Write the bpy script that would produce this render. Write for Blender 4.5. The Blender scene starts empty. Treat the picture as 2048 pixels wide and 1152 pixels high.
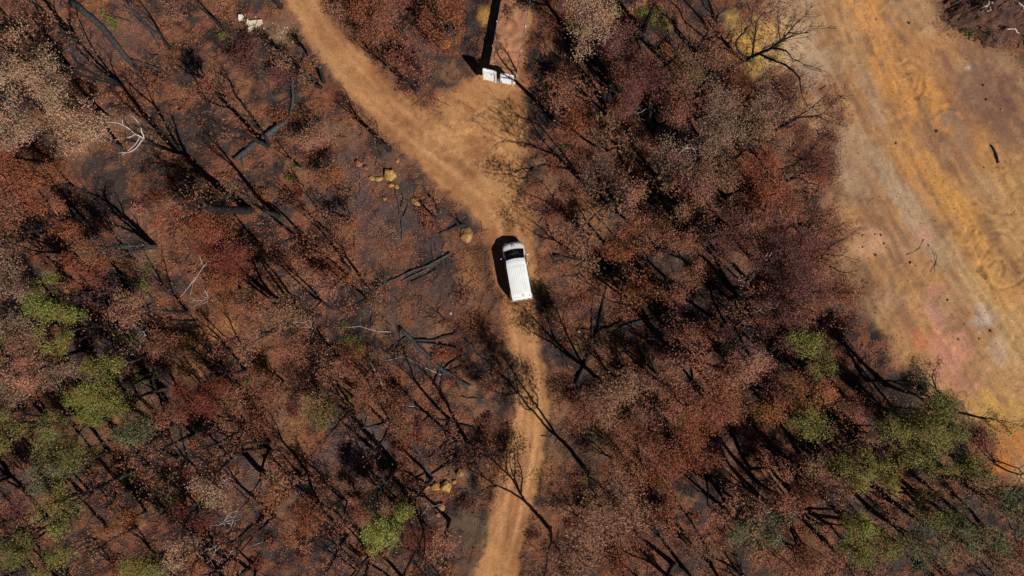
import bpy, bmesh, math, random
import numpy as np
from mathutils import Vector, Matrix, Quaternion

# ------------------------------------------------------------------ camera, sky, sun, exposure
scn = bpy.context.scene
COL = scn.collection
H = 60.0                      # drone height above the ground, metres
S = 23.8                      # photograph pixels (2048 wide) per metre of ground
cam_d = bpy.data.cameras.new("camera")
cam = bpy.data.objects.new("camera", cam_d)
COL.objects.link(cam)
cam.location = (0, 0, H)
cam.rotation_euler = (0, 0, 0)
cam_d.sensor_width = 36.0
cam_d.lens = 36.0 * H / (2048 / S)
cam_d.clip_end = 3000
scn.camera = cam

SUN_EL = math.radians(46)
SUN_D = Vector((0.675, -0.738, 0)).normalized()          # horizontal direction towards the sun
world = bpy.data.worlds.new("World")
scn.world = world
world.use_nodes = True
wn = world.node_tree
bg = wn.nodes["Background"]
sky = wn.nodes.new("ShaderNodeTexSky")
sky.sky_type = 'NISHITA'
sky.sun_disc = False
sky.sun_elevation = SUN_EL
sky.sun_rotation = math.atan2(SUN_D.x, SUN_D.y)
sky.air_density = 0.35
sky.dust_density = 0.25
wn.links.new(sky.outputs[0], bg.inputs[0])
bg.inputs[1].default_value = 0.05

sun_d = bpy.data.lights.new("sun", 'SUN')
sun_d.energy = 5.0
sun_d.angle = math.radians(0.5)
sun_d.color = (1.0, 0.95, 0.87)
sun = bpy.data.objects.new("sun", sun_d)
COL.objects.link(sun)
sd = Vector((SUN_D.x * math.cos(SUN_EL), SUN_D.y * math.cos(SUN_EL), math.sin(SUN_EL)))
sun.rotation_euler = (-sd).to_track_quat('-Z', 'Y').to_euler()
sun.location = (30, -33, 50)

scn.view_settings.view_transform = 'Standard'
scn.view_settings.look = 'None'
scn.view_settings.gamma = 1.0
scn.view_settings.use_curve_mapping = False
scn.view_settings.exposure = 0.12
scn.render.engine = 'CYCLES'
scn.cycles.max_bounces = 5
scn.cycles.diffuse_bounces = 1
scn.cycles.transparent_max_bounces = 6

# ------------------------------------------------------------------ helpers
rng = np.random.default_rng(7)
random.seed(11)
K = 0.80


def lin(c):
    c = c / 255.0
    return c / 12.92 if c <= 0.04045 else ((c + 0.055) / 1.055) ** 2.4


def C(r, g, b, k=K):
    return np.array([lin(r) * k * .96, lin(g) * k, lin(b) * k * 1.12])     # the sunlight itself is warm


def G(px, py, z=0.0):
    """world x, y of the point at height z that the photograph shows at pixel px, py"""
    f = (H - z) / H / S
    return (px - 1024) * f, (576 - py) * f


def PX(x, y, z=0.0):
    f = S * H / (H - z)
    return 1024 + x * f, 576 - y * f


def hash2(ix, iy, seed):
    h = (ix.astype(np.int64) * 374761393 + iy.astype(np.int64) * 668265263 + seed * 1442695041) & 0x7fffffff
    h = ((h ^ (h >> 13)) * 1274126177) & 0x7fffffff
    h = h ^ (h >> 16)
    return (h & 0xffff) / 65535.0


def vnoise(x, y, seed):
    ix = np.floor(x); iy = np.floor(y)
    fx = x - ix; fy = y - iy
    fx = fx * fx * (3 - 2 * fx); fy = fy * fy * (3 - 2 * fy)
    a = hash2(ix, iy, seed); b = hash2(ix + 1, iy, seed)
    c = hash2(ix, iy + 1, seed); d = hash2(ix + 1, iy + 1, seed)
    return (a * (1 - fx) + b * fx) * (1 - fy) + (c * (1 - fx) + d * fx) * fy


def fbm(x, y, scale, octv=4, seed=1, gain=0.5):
    s = 0.0; amp = 1.0; tot = 0.0; f = 1.0 / scale
    for o in range(octv):
        ca, sa = math.cos(0.6 * o + seed), math.sin(0.6 * o + seed)
        s = s + amp * vnoise((x * ca - y * sa) * f + 31.7 * o, (x * sa + y * ca) * f - 17.3 * o, seed * 13 + o)
        tot += amp; amp *= gain; f *= 2.03
    return s / tot


def sstep(a, b, x):
    t = np.clip((x - a) / (b - a), 0, 1)
    return t * t * (3 - 2 * t)


def mesh_arrays(name, verts, quads=None, tris=None, mats=(), vcol=None, smooth=False, midx=None):
    me = bpy.data.meshes.new(name)
    verts = np.asarray(verts, dtype=np.float32)
    me.vertices.add(len(verts)); me.vertices.foreach_set('co', verts.ravel())
    if quads is not None and np.shape(quads)[1] == 3: quads, tris = None, quads
    nq = 0 if quads is None else len(quads)
    nt = 0 if tris is None else len(tris)
    parts = []
    if nq: parts.append(np.asarray(quads, dtype=np.int32).ravel())
    if nt: parts.append(np.asarray(tris, dtype=np.int32).ravel())
    lv = np.concatenate(parts)
    me.loops.add(len(lv)); me.loops.foreach_set('vertex_index', lv)
    me.polygons.add(nq + nt)
    ls = np.concatenate([np.arange(nq) * 4, nq * 4 + np.arange(nt) * 3]).astype(np.int32)
    me.polygons.foreach_set('loop_start', ls)
    if midx is not None:
        me.polygons.foreach_set('material_index', np.asarray(midx, dtype=np.int32))
    me.polygons.foreach_set('use_smooth', np.full(nq + nt, bool(smooth)))
    me.update(calc_edges=True)
    if vcol is not None:
        at = me.color_attributes.new("tone", 'FLOAT_COLOR', 'POINT')
        v4 = np.ones((len(verts), 4), dtype=np.float32); v4[:, :3] = vcol
        at.data.foreach_set('color', v4.ravel())
    for m in mats:
        me.materials.append(m)
    return me


def obj(name, me, parent=None, loc=None, **props):
    o = bpy.data.objects.new(name, me)
    COL.objects.link(o)
    if parent is not None: o.parent = parent
    if loc is not None: o.location = loc
    for k, v in props.items():
        if v is not None: o[k] = v
    return o


def empty(name, loc, rz=0.0):
    o = bpy.data.objects.new(name, None)
    COL.objects.link(o)
    o.location = loc; o.rotation_euler = (0, 0, rz)
    o.empty_display_size = 0.3
    return o


class MB:
    """collects tubes and boxes as arrays"""
    def __init__(self):
        self.v = []; self.q = []; self.t = []; self.n = 0

    def add(self, v, q=None, t=None):
        v = np.asarray(v, dtype=np.float64)
        if q is not None and len(q): self.q.append(np.asarray(q) + self.n)
        if t is not None and len(t): self.t.append(np.asarray(t) + self.n)
        self.v.append(v); self.n += len(v)

    def tube(self, pts, rad, k=5, cap=True):
        pts = np.asarray(pts, dtype=np.float64); n = len(pts)
        d = np.empty_like(pts)
        d[1:-1] = pts[2:] - pts[:-2]; d[0] = pts[1] - pts[0]; d[-1] = pts[-1] - pts[-2]
        d /= np.linalg.norm(d, axis=1, keepdims=True) + 1e-9
        md = d.mean(axis=0)
        ref = np.array([1.0, 0, 0]) if abs(md[0]) < 0.6 * np.linalg.norm(md) else np.array([0, 1.0, 0])
        u = np.cross(d, ref); u /= np.linalg.norm(u, axis=1, keepdims=True) + 1e-9
        w = np.cross(d, u)
        a = np.arange(k) * 2 * math.pi / k
        r = np.asarray(rad)
        if r.ndim == 1: r = r[:, None]
        V = pts[:, None, :] + r[:, :, None] * (np.cos(a)[None, :, None] * u[:, None, :] + np.sin(a)[None, :, None] * w[:, None, :])
        V = V.reshape(-1, 3)
        i = np.arange(n - 1)[:, None] * k; j = np.arange(k)[None, :]; j2 = (j + 1) % k
        Q = np.stack([i + j, i + j2, i + k + j2, i + k + j], axis=-1).reshape(-1, 4)
        T = None
        if cap:
            c0 = len(V); V = np.vstack([V, pts[0:1], pts[-1:]])
            jj = np.arange(k); T = np.vstack([np.stack([np.full(k, c0), (jj + 1) % k, jj], 1),
                                              np.stack([np.full(k, c0 + 1), (n - 1) * k + jj, (n - 1) * k + (jj + 1) % k], 1)])
        self.add(V, Q, T)

    def box(self, c, s, rot=None):
        c = np.asarray(c, float); s = np.asarray(s, float) / 2
        v = np.array([[x, y, z] for x in (-1, 1) for y in (-1, 1) for z in (-1, 1)], float) * s
        if rot is not None: v = v @ np.array(rot.to_3x3() if hasattr(rot, 'to_3x3') else rot).T
        self.add(v + c, [[0, 1, 3, 2], [4, 6, 7, 5], [0, 4, 5, 1], [2, 3, 7, 6], [0, 2, 6, 4], [1, 5, 7, 3]])

    def mesh(self, name, mats, smooth=False, vcol=None):
        return mesh_arrays(name, np.concatenate(self.v), np.concatenate(self.q) if self.q else None,
                           np.concatenate(self.t) if self.t else None, mats, vcol, smooth)


# ------------------------------------------------------------------ materials
def mat(name, base=(0.5, 0.5, 0.5), rough=0.8, metal=0.0, noise=0.0, nscale=5.0, bump=0.0, bscale=20.0, spec=0.3):
    m = bpy.data.materials.new(name); m.use_nodes = True
    nt = m.node_tree; b = nt.nodes["Principled BSDF"]
    b.inputs["Base Color"].default_value = (*base, 1); b.inputs["Roughness"].default_value = rough
    b.inputs["Metallic"].default_value = metal
    b.inputs["Specular IOR Level"].default_value = spec
    tc = nt.nodes.new("ShaderNodeTexCoord")
    if noise:
        n = nt.nodes.new("ShaderNodeTexNoise"); n.inputs["Scale"].default_value = nscale
        n.inputs["Detail"].default_value = 5
        nt.links.new(tc.outputs["Object"], n.inputs["Vector"])
        mp = nt.nodes.new("ShaderNodeMapRange"); mp.inputs[1].default_value = 0.3; mp.inputs[2].default_value = 0.7
        mp.inputs[3].default_value = 1 - noise; mp.inputs[4].default_value = 1 + noise
        nt.links.new(n.outputs[0], mp.inputs[0])
        mx = nt.nodes.new("ShaderNodeMix"); mx.data_type = 'RGBA'; mx.blend_type = 'MULTIPLY'; mx.inputs[0].default_value = 1
        mx.inputs[6].default_value = (*base, 1)
        nt.links.new(mp.outputs[0], mx.inputs[7]); nt.links.new(mx.outputs[2], b.inputs["Base Color"])
    if bump:
        n = nt.nodes.new("ShaderNodeTexNoise"); n.inputs["Scale"].default_value = bscale; n.inputs["Detail"].default_value = 4
        nt.links.new(tc.outputs["Object"], n.inputs["Vector"])
        bp = nt.nodes.new("ShaderNodeBump"); bp.inputs["Strength"].default_value = bump; bp.inputs["Distance"].default_value = 0.05
        nt.links.new(n.outputs[0], bp.inputs["Height"]); nt.links.new(bp.outputs[0], b.inputs["Normal"])
    return m


def mat_attr(name, fine, obj_color=False, translucent=0.0, bump=0.0, rough=0.95):
    """base colour from the mesh's own tone attribute, with procedural grain (and the object's own tint)"""
    m = bpy.data.materials.new(name); m.use_nodes = True
    nt = m.node_tree; b = nt.nodes["Principled BSDF"]
    b.inputs["Roughness"].default_value = rough; b.inputs["Specular IOR Level"].default_value = 0.15
    at = nt.nodes.new("ShaderNodeAttribute"); at.attribute_name = "tone"
    out = at.outputs["Color"]
    if obj_color:
        oi = nt.nodes.new("ShaderNodeObjectInfo")
        mx = nt.nodes.new("ShaderNodeMix"); mx.data_type = 'RGBA'; mx.blend_type = 'MULTIPLY'; mx.inputs[0].default_value = 1
        nt.links.new(out, mx.inputs[6]); nt.links.new(oi.outputs["Color"], mx.inputs[7]); out = mx.outputs[2]
    tc = nt.nodes.new("ShaderNodeTexCoord")
    for sc, lo, hi in fine:
        n = nt.nodes.new("ShaderNodeTexNoise"); n.inputs["Scale"].default_value = sc; n.inputs["Detail"].default_value = 4
        n.inputs["Roughness"].default_value = 0.65
        nt.links.new(tc.outputs["Object"], n.inputs["Vector"])
        mp = nt.nodes.new("ShaderNodeMapRange"); mp.inputs[1].default_value = 0.32; mp.inputs[2].default_value = 0.68
        mp.inputs[3].default_value = lo; mp.inputs[4].default_value = hi
        nt.links.new(n.outputs[0], mp.inputs[0])
        mx = nt.nodes.new("ShaderNodeMix"); mx.data_type = 'RGBA'; mx.blend_type = 'MULTIPLY'; mx.inputs[0].default_value = 1
        nt.links.new(out, mx.inputs[6]); nt.links.new(mp.outputs[0], mx.inputs[7]); out = mx.outputs[2]
        last = n
    nt.links.new(out, b.inputs["Base Color"])
    if bump:
        bp = nt.nodes.new("ShaderNodeBump"); bp.inputs["Strength"].default_value = bump; bp.inputs["Distance"].default_value = 0.06
        nt.links.new(last.outputs[0], bp.inputs["Height"]); nt.links.new(bp.outputs[0], b.inputs["Normal"])
    if translucent:
        tl = nt.nodes.new("ShaderNodeBsdfTranslucent"); nt.links.new(out, tl.inputs[0])
        ms = nt.nodes.new("ShaderNodeMixShader"); ms.inputs[0].default_value = translucent
        nt.links.new(b.outputs[0], ms.inputs[1]); nt.links.new(tl.outputs[0], ms.inputs[2])
        nt.links.new(ms.outputs[0], nt.nodes["Material Output"].inputs[0])
    return m


M_GROUND = mat_attr("burnt_soil", [(1.7, 0.88, 1.12), (7.0, 0.78, 1.22), (26.0, 0.8, 1.2)], bump=0.35)
M_LEAF = mat_attr("leaf", [(0.9, 0.85, 1.15)], obj_color=True, translucent=0.12, rough=0.7)
M_LITTER = mat_attr("leaf_litter", [(0.6, 0.85, 1.15)], rough=0.9)
M_ROCK = mat_attr("sandstone", [(2.6, 0.42, 1.2), (9.0, 0.7, 1.15)], obj_color=True, bump=0.5)
M_CHAR = mat("charred_bark", (0.016, 0.014, 0.014), 0.75, noise=0.6, nscale=6, bump=0.5, bscale=14, spec=0.35)
M_CHARG = mat("ashy_bark", (0.042, 0.040, 0.043), 0.8, noise=0.5, nscale=5, bump=0.5, bscale=14)
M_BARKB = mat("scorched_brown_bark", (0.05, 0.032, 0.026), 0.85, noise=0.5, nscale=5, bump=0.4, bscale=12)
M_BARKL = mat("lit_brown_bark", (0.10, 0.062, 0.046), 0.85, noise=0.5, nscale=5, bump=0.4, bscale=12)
M_PALE = mat("bleached_wood", (0.42, 0.38, 0.36), 0.7, noise=0.2, nscale=8)
M_TWIG = mat("dry_brown_twig", (0.13, 0.075, 0.05), .85, noise=.3, nscale=6)
M_CUT = mat("sawn_wood", (0.50, 0.27, 0.13), 0.8, noise=0.15, nscale=12)

# ------------------------------------------------------------------ ground relief and colour
TRACK_A = [(575, -60, 30), (600, -10, 31), (640, 60, 34), (690, 130, 38), (760, 205, 44), (845, 275, 54), (925, 335, 62), (985, 390, 56),
           (1015, 440, 50), (1026, 490, 48), (1034, 560, 42), (1040, 620, 35), (1050, 680, 34), (1060, 740, 35), (1065, 800, 36),
           (1060, 860, 37), (1050, 920, 38), (1036, 980, 41), (1020, 1040, 42), (1004, 1100, 44), (995, 1160, 46), (980, 1240, 46)]
TRACK_B = [(1040, -80, 40), (1026, 0, 40), (1012, 100, 44), (1000, 170, 62), (975, 225, 95), (965, 290, 90), (975, 345, 75)]


def nodes_world(tr):
    return np.array([[*G(a, b), w / S] for a, b, w in tr])


def track_coords(x, y, tr):
    """distance to the centre line in half-widths, signed metres across, metres along"""
    P = nodes_world(tr)
    best = np.full(x.shape, 1e9); sg = np.zeros(x.shape); al = np.zeros(x.shape); hw = np.ones(x.shape)
    acc = 0.0
    for i in range(len(P) - 1):
        ax, ay, aw = P[i]; bx, by, bw = P[i + 1]
        dx, dy = bx - ax, by - ay; L = math.hypot(dx, dy)
        t = np.clip(((x - ax) * dx + (y - ay) * dy) / (L * L), 0, 1)
        ex = x - (ax + t * dx); ey = y - (ay + t * dy)
        d = np.hypot(ex, ey)
        m = d < best
        best = np.where(m, d, best)
        sg = np.where(m, np.where(dx * ey - dy * ex > 0, d, -d), sg)
        al = np.where(m, acc + t * L, al)
        hw = np.where(m, aw + t * (bw - aw), hw)
        acc += L
    return best, sg, al, hw


XB_Y = [-600, -100, 0, 60, 130, 230, 330, 420, 520, 600, 680, 740, 800, 860, 920, 980, 1100, 1700]
XB_X = [1480, 1545, 1560, 1585, 1600, 1635, 1668, 1662, 1680, 1712, 1760, 1815, 1880, 1950, 2015, 2090, 2200, 2600]
PATCH = [  # ground stains: px, py, rx, ry, rotation (deg), colour, amount
    (1525, 88, 92, 64, 20, (214, 163, 74), 1.0), (1570, 110, 60, 60, 0, (188, 152, 118), .5), (1560, 15, 60, 45, 0, (190, 150, 112), .7),
    (1620, 120, 45, 110, 20, (180, 150, 120), .7), (1690, 300, 40, 110, 25, (178, 145, 112), .55),
    (1700, 60, 35, 90, 18, (205, 150, 88), .8), (1755, 60, 38, 120, 22, (214, 148, 76), .9), (1800, 190, 60, 90, 35, (216, 146, 72), .95),
    (1860, 130, 90, 70, 30, (200, 138, 76), .8), (1780, 280, 40, 130, 30, (198, 148, 92), .7), (1830, 330, 50, 140, 32, (208, 142, 72), .9),
    (1880, 210, 50, 60, 30, (216, 145, 66), .95), (1960, 260, 60, 70, 30, (178, 122, 72), .7), (1960, 180, 75, 100, 20, (125, 90, 72), .85),
    (2010, 230, 50, 80, 10, (122, 86, 66), .8), (1985, 320, 28, 90, 25, (205, 142, 72), .7), (1900, 235, 22, 14, 30, (150, 118, 92), .8),
    (1925, 270, 16, 34, 25, (152, 118, 90), .8), (1855, 232, 12, 20, 20, (155, 122, 92), .7), (1890, 310, 14, 22, 30, (150, 120, 95), .7),
    (1935, 135, 10, 8, 0, (215, 212, 215), .95), (1740, 190, 22, 90, 25, (168, 140, 112), .7),
    (1800, 380, 26, 120, 32, (172, 146, 116), .75), (1870, 470, 28, 120, 33, (172, 140, 105), .65), (1920, 420, 40, 150, 32, (212, 148, 72), .95),
    (1990, 560, 45, 130, 30, (214, 152, 78), .95), (1965, 600, 30, 130, 33, (186, 148, 102), .7), (2030, 430, 50, 110, 10, (196, 146, 82), .9),
    (2000, 760, 50, 110, 15, (186, 140, 92), .8), (2040, 700, 40, 90, 10, (196, 152, 98), .7), (1960, 640, 34, 26, 30, (190, 172, 154), .65),
    (1995, 700, 26, 26, 0, (182, 158, 136), .5), (1740, 492, 42, 30, 20, (196, 146, 108), .9), (1855, 468, 20, 18, 0, (196, 140, 112), .8),
    (1875, 580, 26, 14, 0, (200, 128, 92), .85), (1870, 625, 20, 30, 40, (192, 132, 112), .7), (1797, 578, 8, 20, -25, (206, 160, 66), .95),
    (1905, 690, 42, 26, -20, (206, 140, 108), .65), (1895, 725, 38, 40, 0, (196, 132, 106), .62), (1925, 770, 40, 34, 0, (190, 128, 102), .6),
    (1920, 670, 26, 14, 0, (208, 142, 112), .8), (1828, 680, 34, 22, 0, (204, 124, 74), .75), (1812, 655, 16, 14, 0, (150, 95, 75), .6),
    (1995, 810, 55, 40, 0, (212, 156, 72), .9), (2030, 880, 40, 45, 0, (208, 128, 54), .95), (1995, 935, 34, 14, 0, (206, 122, 48), .95),
    (2040, 830, 30, 40, 0, (205, 152, 82), .8), (1730, 570, 18, 60, 5, (118, 88, 66), .6), (1700, 560, 24, 60, 0, (150, 108, 74), .6),
    (1632, 255, 12, 24, 10, (190, 145, 98), .6), (1860, 60, 16, 14, 0, (206, 158, 100), .8),
    # bush floor
    (400, 672, 70, 40, 0, (165, 115, 66), .7), (455, 655, 24, 22, 0, (185, 135, 65), .7), (570, 850, 45, 22, 20, (170, 122, 66), .6),
    (600, 880, 30, 40, 30, (160, 110, 60), .5), (380, 740, 40, 26, 0, (178, 120, 62), .5), (265, 590, 40, 20, 0, (142, 98, 70), .5),
    (940, 540, 26, 50, 20, (158, 105, 62), .6), (985, 640, 40, 60, 10, (140, 92, 62), .5), (1190, 440, 30, 45, 0, (170, 118, 72), .6),
    (1165, 400, 30, 40, 0, (160, 108, 64), .5), (1165, 690, 20, 14, 0, (175, 128, 74), .5), (974, 42, 14, 26, 10, (190, 140, 70), .8),
    (700, 360, 90, 60, 0, (92, 76, 72), .7), (800, 450, 110, 70, 0, (90, 72, 66), .7), (730, 440, 60, 60, 0, (84, 68, 66), .7),
    (860, 620, 100, 60, 0, (104, 78, 66), .5), (820, 700, 80, 40, 0, (86, 70, 66), .6), (700, 920, 60, 50, 0, (92, 78, 74), .7),
    (720, 880, 50, 40, 0, (95, 80, 76), .6), (200, 100, 80, 50, 30, (92, 76, 70), .6), (260, 60, 60, 60, 0, (96, 78, 70), .5),
    (1320, 700, 34, 40, 10, (98, 86, 86), .8), (1190, 620, 50, 30, 0, (84, 72, 72), .7), (520, 945, 50, 40, 20, (98, 80, 74), .7),
    (480, 980, 50, 40, 20, (92, 76, 70), .6), (560, 840, 26, 40, 0, (118, 92, 78), .6), (360, 870, 40, 26, 0, (120, 92, 74), .5),
    (1710, 980, 60, 60, 0, (108, 86, 80), .7), (1690, 830, 40, 30, 0, (105, 88, 84), .6), (290, 570, 30, 60, 0, (84, 68, 62), .5),
    (275, 440, 30, 40, 0, (110, 82, 66), .6), (930, 1070, 50, 40, 0, (112, 88, 64), .6), (1110, 900, 30, 50, 0, (112, 88, 64), .5),
    (560, 45, 70, 26, 10, (165, 118, 84), .5), (575, 75, 40, 20, 0, (160, 125, 88), .5), (650, 190, 26, 30, 0, (140, 72, 45), .5),
    (930, 250, 110, 60, 0, (190, 136, 82), .6), (800, 330, 60, 26, 35, (150, 105, 72), .4), (680, 270, 40, 40, 0, (125, 92, 74), .5),
    (1215, 850, 40, 90, 0, (150, 104, 62), .5), (55, 1010, 60, 40, 0, (110, 88, 76), .5), (70, 960, 50, 30, 0, (96, 78, 70), .5),
]


def masks(x, y):
    px = 1024 + x * S; py = 576 - y * S
    wob = (fbm(x, y, 2.2, 4, 5) - .5) * 2
    d1, sg1, al1, hw1 = track_coords(x, y, TRACK_A)
    d2, sg2, al2, hw2 = track_coords(x, y, TRACK_B)
    tA = 1 - sstep(0.72, 1.12, d1 / hw1 + wob * .24 + (fbm(x, y, .6, 3, 61) - .5) * .35)
    tB = 1 - sstep(0.72, 1.18, d2 / hw2 + wob * .25 + (fbm(x, y, .6, 3, 61) - .5) * .35)
    tr = np.maximum(tA, tB)
    xb = np.interp(py, XB_Y, XB_X)
    w2 = (fbm(x, y, 4.0, 4, 9) - .5) * 2
    cl = sstep(-30, 34, px - xb + w2 * 75)
    # the burnt scrub behind the heap, top right
    hp = sstep(-14, 16, (95 - 0.0 * px) - py + (px - 1975) * .42 + w2 * 40) * sstep(1850, 1900, px + w2 * 20)
    cl = cl * (1 - 0.8 * hp)
    return px, py, tr, cl, (d1, sg1, al1, hw1), wob, w2


RUTS = [  # wheel ruts and scrape marks: half width (m), depth, darker or paler soil, points
    (.17, .07, -.22, [(1640, 40), (1700, 160), (1790, 320), (1900, 500), (2000, 650), (2060, 735)]), (.17, .07, -.22, [(1668, 10), (1728, 150), (1818, 310), (1928, 490), (2050, 670)]),
    (.15, .09, -.25, [(1745, -10), (1800, 120), (1850, 232), (1920, 362), (2000, 470), (2060, 540)]), (.15, .06, .15, [(1700, -10), (1760, 110), (1826, 240), (1896, 376), (1985, 505)]),
    (.16, .10, -.3, [(1848, 246), (1880, 216), (1920, 218), (1960, 246), (1986, 292), (1998, 345), (2045, 425)]), (.14, .07, -.2, [(1870, 262), (1905, 300), (1930, 350), (1965, 400)]),
    (.15, .13, -.3, [(1932, 480), (1950, 448), (1985, 436), (2020, 450), (2056, 490)]), (.15, .13, -.3, [(1944, 510), (1962, 476), (1994, 462), (2026, 474), (2056, 515)]),
    (.15, .13, -.3, [(1956, 540), (1972, 505), (1998, 490), (2022, 505), (2036, 545)]), (.15, .12, -.3, [(1950, 520), (1965, 556), (1992, 580), (2022, 576), (2052, 556)]), (.14, .12, -.25, [(1980, 530), (1996, 516), (2010, 530), (2004, 552)]),
    (.14, .09, -.25, [(1915, 372), (1950, 408), (1990, 424), (2050, 430)]), (.14, .09, -.2, [(1905, 400), (1940, 440), (1952, 500), (1990, 600), (2040, 690)]), (.13, .06, -.2, [(1690, 200), (1705, 230), (1700, 270)]),
    (.14, .05, -.18, [(1690, 440), (1735, 435), (1780, 460), (1800, 520)]), (.14, .05, -.18, [(1700, 460), (1738, 452), (1770, 478), (1788, 530)]), (.2, .05, -.2, [(1740, 600), (1790, 690), (1850, 790), (1900, 860)]), (.15, .05, .2, [(1820, 560), (1860, 640), (1930, 740), (2010, 840)]),
    (.14, .10, -.25, [(1800, 130), (1822, 118), (1846, 140), (1848, 172), (1835, 195)]), (.12, .09, -.2, [(1812, 146), (1828, 138), (1838, 156), (1832, 176)]),
    (.16, .035, .14, [(690, 155), (790, 262), (915, 352), (1000, 440), (1020, 540)]), (.16, .035, .14, [(722, 140), (826, 246), (950, 338), (1030, 425), (1046, 480)]), (.13, .04, -.14, [(850, 190), (905, 196), (960, 240), (1000, 320)]), (.13, .04, .16, [(880, 176), (935, 196), (985, 250), (1016, 330)]),
    (.13, .04, -.15, [(1010, 176), (985, 210), (940, 236), (880, 240)]), (.13, .04, .14, [(1030, 178), (1012, 226), (960, 262), (900, 272)]), (.14, .04, -.12, [(1046, 180), (1036, 260), (1016, 350)]),
    (.17, .045, .13, [(1024, 620), (1034, 680), (1046, 760), (1046, 880), (1020, 1000), (984, 1160)]), (.17, .045, .13, [(1056, 620), (1066, 690), (1082, 770), (1078, 880), (1052, 1000), (1016, 1160)]), (.14, .03, -.15, [(1040, 620), (1050, 690), (1064, 770), (1062, 880), (1036, 1000), (1000, 1160)])]


def ruts(x, y):
    """depth and soil tint of every rut"""
    dep = np.zeros(x.shape); tin = np.zeros(x.shape)
    wx = (fbm(x, y, .9, 4, 91) - .5) * .6
    brk = sstep(.28, .5, fbm(x, y, 1.3, 3, 92))
    for hw, d, t, pts in RUTS:
        P = [(a, b, 24) for a, b in pts]
        W = nodes_world(P); m = 1.2
        sel = np.where((x > W[:, 0].min() - m) & (x < W[:, 0].max() + m) & (y > W[:, 1].min() - m) & (y < W[:, 1].max() + m))[0]
        if not len(sel): continue
        # smooth the polyline
        for _ in range(2):
            Q_ = [P[0]]
            for a, b in zip(P[:-1], P[1:]): Q_ += [tuple(.75 * u + .25 * v for u, v in zip(a, b)), tuple(.25 * u + .75 * v for u, v in zip(a, b))]
            P = Q_ + [P[-1]]
        dist = track_coords(x[sel], y[sel], P)[0] + wx[sel]
        g = np.exp(-(dist / hw) ** 2); berm = np.exp(-((np.abs(dist) - 2.0 * hw) / (.7 * hw)) ** 2)
        dep[sel] += (-g + .45 * berm) * min(d, .05 + d * .22) * (.2 + .8 * brk[sel])
        tin[sel] += (g - .3 * berm) * t * (.3 + .7 * brk[sel])
    return dep, np.clip(tin, -.45, .4)


def relief(x, y):
    px, py, tr, cl, (d1, sg1, al1, hw1), wob, w2 = masks(x, y)
    bush = (1 - np.maximum(tr, cl))
    h = 0.5 * (fbm(x, y, 14, 3, 21) - .5)
    h += bush * (0.34 * (fbm(x, y, 1.6, 4, 22) - .5) + 0.16 * (fbm(x, y, 0.5, 2, 23) - .5))
    h += -0.10 * tr
    edge = np.exp(-((d1 / hw1 - 1.15) / 0.16) ** 2) * (1 - cl)
    h += 0.10 * edge * fbm(x, y, 1.1, 3, 24)
    rut = np.exp(-((np.abs(sg1) - 0.72) / 0.2) ** 2)
    h += tr * (-0.035 * rut + 0.03 * (fbm(x, y, 0.8, 3, 25) - .5))
    # graded clearing: ridges along the haul road, ring-shaped turning marks
    ca, sa = math.cos(math.radians(-58)), math.sin(math.radians(-58))
    u = x * ca + y * sa; v = -x * sa + y * ca
    h += cl * (0.17 * (fbm(u / 6, v, 0.5, 3, 26) - .5) + 0.16 * (fbm(x, y, 2.5, 4, 27) - .5) + .05 * (fbm(x, y, .4, 2, 28) - .5))
    h += ruts(x, y)[0] * np.maximum(tr, cl)
    far = sstep(50, 90, np.hypot(x * .6, y))
    h += far * 6 * (fbm(x, y, 120, 3, 30) - .5)
    return h


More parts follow.
